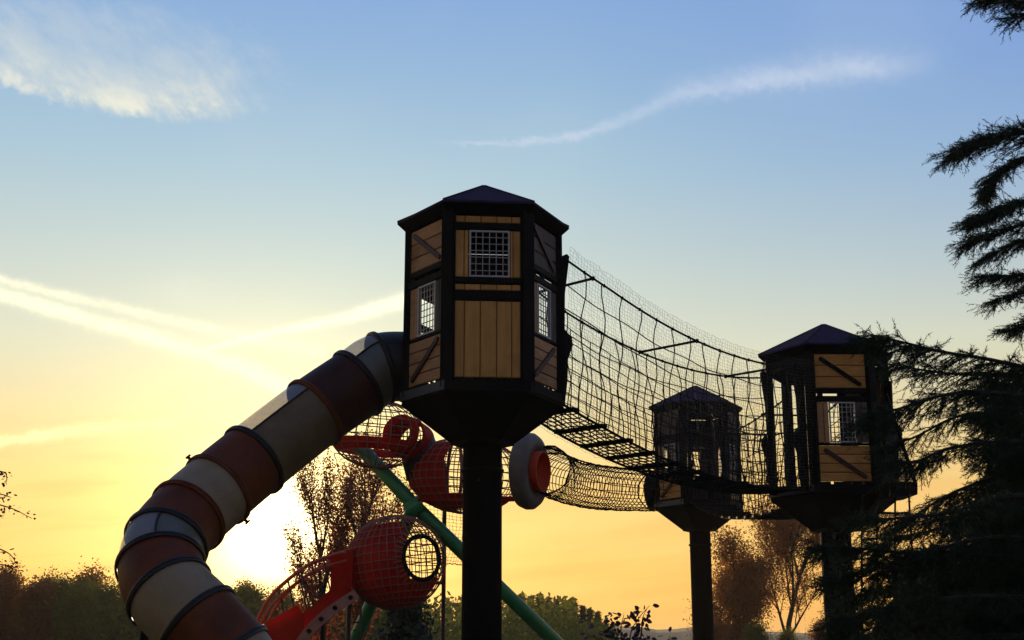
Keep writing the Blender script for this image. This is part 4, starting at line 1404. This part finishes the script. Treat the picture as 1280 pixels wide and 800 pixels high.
# ---- cedar
def cedar():
    root = thing('cedar_tree', 'big dark cedar at the right edge with layered drooping branches across the right tower', 'tree', (W(1480, 810, 12.5).x, 12.5, 0))
    base_ = Vector(root['_org'])
    rd = random.Random(11)
    b = MB(); b.tube([base_, base_ + Vector((0.1, 0, 3)), base_ + Vector((0, .1, 7)), base_ + Vector((0.1, 0, 10))], [0.26, 0.19, 0.10, 0.03], 12)
    b.build('trunk', BARK, root, smooth_=True)
    tri_n = []

    def limb(path, Ys, dens=1.0, tw=0.55, thick=0.024, dens_sub=9, droop=0.18, s0=0.0, vz=-0.75):
        pts = catmull([W(x, y, Yq) for (x, y), Yq in zip(path, Ys)], 8)
        start = base_ + Vector((0, 0, pts[0].z - 0.25))
        pts = [start.lerp(pts[0], q) for q in (0, 0.5)] + pts
        n_ = len(pts)
        lb = MB()
        lb.tube(pts, [thick * (1 - 0.85 * i / (n_ - 1)) + 0.003 for i in range(n_)], 5, False)
        L = sum((pts[i + 1] - pts[i]).length for i in range(n_ - 1))
        needles = []
        nt_ = int(L / 0.036 * dens)
        for k in range(nt_):
            f = s0 + (1 - s0) * (k + rd.random()) / nt_
            x = f * (n_ - 1); i = min(int(x), n_ - 2)
            p = pts[i].lerp(pts[i + 1], x - i); t = (pts[i + 1] - pts[i]).normalized()
            sd = t.cross(Vector((0, 0, 1))); sd.normalize()
            sg = rd.choice((-1, 1))
            dr = (t * rd.uniform(0.55, 1.0) + sd * sg * rd.uniform(0.1, .9) + Vector((0, 0, rd.uniform(vz, 0.28)))).normalized()
            l_ = tw * (0.3 + 0.7 * math.sin(math.pi * (0.15 + 0.6 * (1 - f)))) * rd.uniform(.45, 1.1)
            q1 = p + dr * l_ * .5 + Vector((0, 0, -droop * l_ * .15)); q2 = p + dr * l_ + Vector((0, 0, -droop * l_ * 0.7))
            lb.tube([p, q1, q2], [0.005, 0.004, 0.002], 3, False)
            m = int(l_ / 0.012)
            for j in range(m):
                g = (j + rd.random()) / m
                c = (p.lerp(q1, g * 2) if g < .5 else q1.lerp(q2, g * 2 - 1))
                needles.append((c, dr))
            # secondary twiglets
            for z in range(dens_sub):
                g = rd.uniform(0.15, 1)
                c = (p.lerp(q1, g * 2) if g < .5 else q1.lerp(q2, g * 2 - 1))
                d2 = (dr * rd.uniform(.5, 1) + Vector((rd.uniform(-.7, .7), rd.uniform(-.7, .7), rd.uniform(-.5, .25)))).normalized()
                l2 = rd.uniform(.05, .20)
                for j in range(int(l2 / 0.014)):
                    needles.append((c + d2 * l2 * (j / (l2 / 0.014)), d2))
        lb.build('branch', BARK, root)
        P_ = np.array([tuple(c) for c, _ in needles]); D_ = np.array([tuple(d) for _, d in needles])
        tri_n.append((P_, D_))
    # upper fronds
    spec = [
        ([(1420, 40), (1300, 12), (1250, 2), (1206, -2)], (12.4, 12, 11.8, 11.6), 0.87, 0.28),
        ([(1420, 60), (1330, 30), (1280, 18), (1240, 22)], (12.4, 12.3, 12.1, 12), 0.72, 0.28),
        ([(1430, 230), (1330, 190), (1260, 168), (1215, 172), (1173, 188)], (12.4, 12, 11.8, 11.6, 11.5), 1.30, 0.40),
        ([(1430, 250), (1340, 215), (1270, 195), (1225, 215), (1212, 238)], (12.4, 12.4, 12.3, 12.2, 12.2), 1.16, 0.33),
        ([(1430, 290), (1340, 262), (1270, 250), (1225, 262), (1190, 276)], (12.4, 11.8, 11.5, 11.3, 11.2), 1.16, 0.31),
        ([(1430, 310), (1340, 285), (1260, 280), (1185, 302)], (12.4, 12.2, 12, 12), 1.01, 0.31),
        ([(1430, 330), (1340, 305), (1270, 298), (1205, 322)], (12.4, 12.6, 12.6, 12.6), 1.01, 0.29),
        ([(1430, 390), (1340, 355), (1280, 345), (1205, 345)], (12.4, 12.0, 11.8, 11.6), 1.01, 0.29),
        ([(1430, 400), (1340, 375), (1280, 362), (1220, 375)], (12.4, 12.5, 12.5, 12.4), 0.87, 0.29),
        ([(1430, 440), (1340, 400), (1290, 392), (1238, 412)], (12.4, 12.0, 11.8, 11.7), 0.87, 0.24),
        # the big lower tiers
        ([(1440, 540), (1330, 475), (1250, 452), (1180, 440), (1130, 428), (1088, 418)], (12.4, 12, 11.7, 11.5, 11.3, 11.2), 1.25, 0.34),
        ([(1440, 520), (1330, 480), (1260, 470), (1200, 468), (1150, 462), (1112, 455)], (12.4, 12.6, 12.8, 13, 13, 13), 1.0, 0.34),
        ([(1440, 540), (1330, 505), (1260, 492), (1190, 492), (1120, 512), (1085, 520)], (12.4, 11.5, 11, 10.8, 10.7, 10.6), 1.1, 0.34),
        ([(1440, 560), (1340, 535), (1260, 520), (1200, 520), (1140, 548), (1100, 560)], (12.4, 12.8, 13, 13.2, 13.4, 13.5), 0.9, 0.30),
        ([(1440, 590), (1340, 560), (1260, 552), (1190, 560), (1150, 575), (1120, 580)], (12.4, 11.8, 11.4, 11.2, 11.1, 11), 0.9, 0.30),
        ([(1440, 620), (1340, 590), (1270, 590), (1200, 612), (1150, 640), (1110, 668)], (12.4, 12.4, 12.4, 12.3, 12.2, 12.2), 0.9, 0.30),
        ([(1440, 640), (1340, 625), (1260, 620), (1190, 640), (1120, 648), (1072, 652)], (12.4, 11.6, 11, 10.8, 10.7, 10.6), 0.9, 0.28),
        ([(1440, 670), (1340, 655), (1240, 650), (1170, 662), (1100, 680), (1060, 692)], (12.4, 12.6, 12.8, 12.9, 13, 13), 1.0, 0.30),
        ([(1440, 700), (1340, 680), (1240, 672), (1150, 690), (1080, 686), (1020, 682)], (12.4, 11.8, 11.4, 11.2, 11, 10.9), 1.1, 0.30),
        ([(1440, 740), (1340, 710), (1240, 695), (1150, 700), (1090, 712), (1040, 722)], (12.4, 12, 11.6, 11.4, 11.2, 11.2), 1.4, 0.34),
        ([(1440, 760), (1340, 730), (1240, 720), (1160, 725), (1100, 738), (1058, 748)], (12.4, 12.6, 12.8, 12.8, 12.8, 12.8), 1.5, 0.34),
        ([(1440, 780), (1340, 755), (1240, 745), (1150, 752), (1090, 765), (1052, 775)], (12.4, 11.8, 11.4, 11.2, 11, 11), 1.5, 0.36),
        ([(1440, 800), (1340, 775), (1240, 768), (1150, 778), (1090, 792), (1050, 805)], (12.4, 12.4, 12.4, 12.2, 12.2, 12.2), 1.5, 0.36),
        ([(1440, 820), (1340, 800), (1240, 795), (1150, 805), (1090, 820), (1050, 830)], (12.4, 11.8, 11.4, 11.2, 11, 11), 1.5, 0.36),
        ([(1440, 860), (1340, 840), (1240, 830), (1150, 840), (1080, 850)], (12.4, 12.4, 12.4, 12.2, 12.2), 1.4, 0.4),
    ]
    # inner mass between the tiers
    for y_ in range(470, 860, 13):
        spec.append(([(1440, y_ + 30), (1360, y_ + 5), (1300, y_), (1235 - (40 if y_ > 600 else 0) - (50 if y_ > 690 else 0), y_ + rd.uniform(-6, 10))], (12.4, 12.6, 12.9 + rd.uniform(-1, 1), 13.2 + rd.uniform(-1.5, 1)), 1.9, 0.42))
    # the far side of the crown, beyond the picture edge
    for y_ in range(-60, 860, 58):
        e_ = 100 + (y_ + 60) * 0.22
        spec.append(([(1500, y_ + 20), (1500 + e_ * .5, y_), (1500 + e_, y_ + 8), (1500 + e_ * 1.4, y_ + 30)], (12.5, 12.2 + rd.uniform(-.6, .6), 12.5 + rd.uniform(-1, 1), 12.5 + rd.uniform(-1.4, 1.4)), 0.7, 0.40))
        spec.append(([(1480, y_ + 40), (1480 + e_ * .1, y_ + 20), (1480 + rd.uniform(-60, 40), y_ + 20), (1480 + rd.uniform(-60, 40), y_ + 40)], (12.5, 13.2, 14.0, 14.8), 0.6, 0.40))
    for path, Ys, dn_, tw in spec:
        if path[-1][1] < 415 and path[0][1] < 460: path = [(x + 24 * (k > 0), y) for k, (x, y) in enumerate(path)]; tw *= 0.9; dn_ *= 1.7; up = True
        else: up = False
        limb(path, Ys, dn_, tw, s0=0.05, vz=-0.42 if up else -0.75)
    Pn = np.concatenate([a for a, _ in tri_n]); Dn = np.concatenate([a for _, a in tri_n])
    rg = np.random.default_rng(2)
    # several needles per point, swept along the twig
    reps = 2
    Pn = np.repeat(Pn, reps, 0); Dn = np.repeat(Dn, reps, 0)
    d = Dn + rg.normal(scale=0.55, size=Dn.shape); d /= np.linalg.norm(d, axis=1)[:, None]
    e = rg.normal(size=d.shape); e -= (e * d).sum(1)[:, None] * d; e /= np.linalg.norm(e, axis=1)[:, None]
    s = rg.uniform(0.022, 0.045, size=(len(d), 1))
    V = np.stack([Pn - e * 0.0032, Pn + e * 0.0032, Pn + d * s], 1).reshape(-1, 3) - np.array(tuple(base_))
    me = np_mesh('needles', V, np.arange(len(V)).reshape(-1, 3), CEDAR)
    print('cedar needles', len(V) // 3)
    cr = obj_mesh('needles', me, root); cr['kind'] = 'stuff'


cedar()


# ---- leafy sprigs: sapling in the foreground and the tree off the left edge
def sprig(parent, org, path, r, lm_, nleaf, lsize, rd, side=0.1):
    pts = catmull(path, 6)
    n_ = len(pts)
    b = MB(); b.tube(pts, [r * (1 - .8 * i / (n_ - 1)) for i in range(n_)], 5, False)
    b.build('stem', BARK, parent)
    lb = MB()
    for k in range(nleaf):
        x = (0.12 + 0.88 * k / nleaf) * (n_ - 1); i = min(int(x), n_ - 2)
        p = pts[i].lerp(pts[i + 1], x - i); t = (pts[i + 1] - pts[i]).normalized()
        o = Vector((rd.uniform(-1, 1), rd.uniform(-1, 1), rd.uniform(-.5, .8))).normalized()
        s = lsize * rd.uniform(.7, 1.2)
        q = p + o * side * rd.uniform(.3, 1)
        w_ = o.cross(Vector((rd.uniform(-1, 1), rd.uniform(-1, 1), rd.uniform(-1, 1)))).normalized() * s * .34
        nn = o.cross(w_).normalized() * s * 0.08
        o2 = (o + Vector((0, 0, -.4))).normalized()
        lb.add([p, q, q + o2 * s * .35 + w_ + nn, q + o2 * s * .75 + w_ * .8 + nn, q + o2 * s, q + o2 * s * .75 - w_ * .8 + nn, q + o2 * s * .35 - w_ + nn, q + o2 * s * .5],
               [(1, 2, 7), (2, 3, 7), (3, 4, 7), (4, 5, 7), (5, 6, 7), (6, 1, 7)])
    lb.build('leaves', lm_, parent, kind='stuff')


rd = random.Random(5)
sap = thing('sapling', 'purple leaved sapling poking up at the bottom edge right of the green leg', 'sapling', (W(778, 900, 9).x, 9, 0))
for path in (((782, 1010), (785, 880), (787, 800), (797, 775), (812, 757)), ((784, 880), (778, 820), (770, 790), (764, 772)), ((784, 870), (770, 820), (750, 800), (736, 794)), ((785, 860), (800, 810), (815, 800)),
             ((785, 840), (800, 800), (803, 775), (806, 765)), ((784, 900), (815, 830), (838, 795)), ((783, 830), (776, 790), (780, 768))):
    sprig(sap, None, [W(x, y, 9 + rd.uniform(-.15, .15)) for x, y in path], 0.008, LEAFP, 40, 0.045, rd, 0.05)
ltree = thing('broadleaf_tree', 'leafy tree beyond the left edge whose twig tips hang into the picture', 'tree', (W(-190, 810, 12).x, 12, 0))
tb = Vector(ltree['_org'])
b = MB(); b.tube([tb, tb + Vector((.05, 0, 2)), tb + Vector((0, .1, 4.2)), tb + Vector((.1, 0, 5.5))], [.12, .1, .06, .02], 8); b.build('trunk', BARK, ltree)
for k, path in enumerate((((-190, 640), (-100, 610), (-40, 590), (4, 590), (8, 606)), ((-190, 680), (-100, 640), (-30, 628), (10, 634), (40, 648)), ((-190, 640), (-90, 620), (-30, 612), (2, 618), (14, 622)), ((-190, 700), (-90, 690), (-30, 680), (8, 690), (22, 706)),
                          ((-190, 730), (-90, 715), (-30, 706), (4, 706), (22, 714)), ((-190, 600), (-100, 580), (-50, 575), (-15, 585)), ((-190, 660), (-100, 640), (-40, 636), (5, 645)), ((-190, 760), (-100, 740), (-40, 730), (-5, 722)))):
    sprig(ltree, None, [W(x, y, 12 + .1 * (k % 3)) for x, y in path], 0.014, LEAFP, 60, 0.032, rd, 0.05)
# rest of that tree's crown, outside the picture
P = rng.normal(size=(3500, 3)) * np.array([0.7, 0.9, 0.9]) + np.array([-0.5, 0.2, 4.0])
P = P[P[:, 0] < 0.0]
V, Fq = quads(P, 0.07)
o = obj_mesh('crown', np_mesh('crown', V, Fq, LEAFP), ltree); o['kind'] = 'stuff'

for o in sc.objects:
    if '_org' in o: del o['_org']

# ------------------------------------------------------------------ evening haze
b = MB(); b.box(-3050, 3050, -3030, 3080, -1.4, 14.0)
hzm = bpy.data.materials.new('evening_haze'); hzm.use_nodes = True
_nt = hzm.node_tree; _nt.nodes.clear()
_pv = _nt.nodes.new('ShaderNodeVolumePrincipled')
_pv.inputs['Color'].default_value = (1.0, 0.90, 0.72, 1); _pv.inputs['Density'].default_value = HAZE; _pv.inputs['Anisotropy'].default_value = 0.35
_o = _nt.nodes.new('ShaderNodeOutputMaterial'); _nt.links.new(_pv.outputs[0], _o.inputs['Volume'])
hz_ = b.build('haze', hzm); hz_['kind'] = 'stuff'
if '_org' in hz_: del hz_['_org']
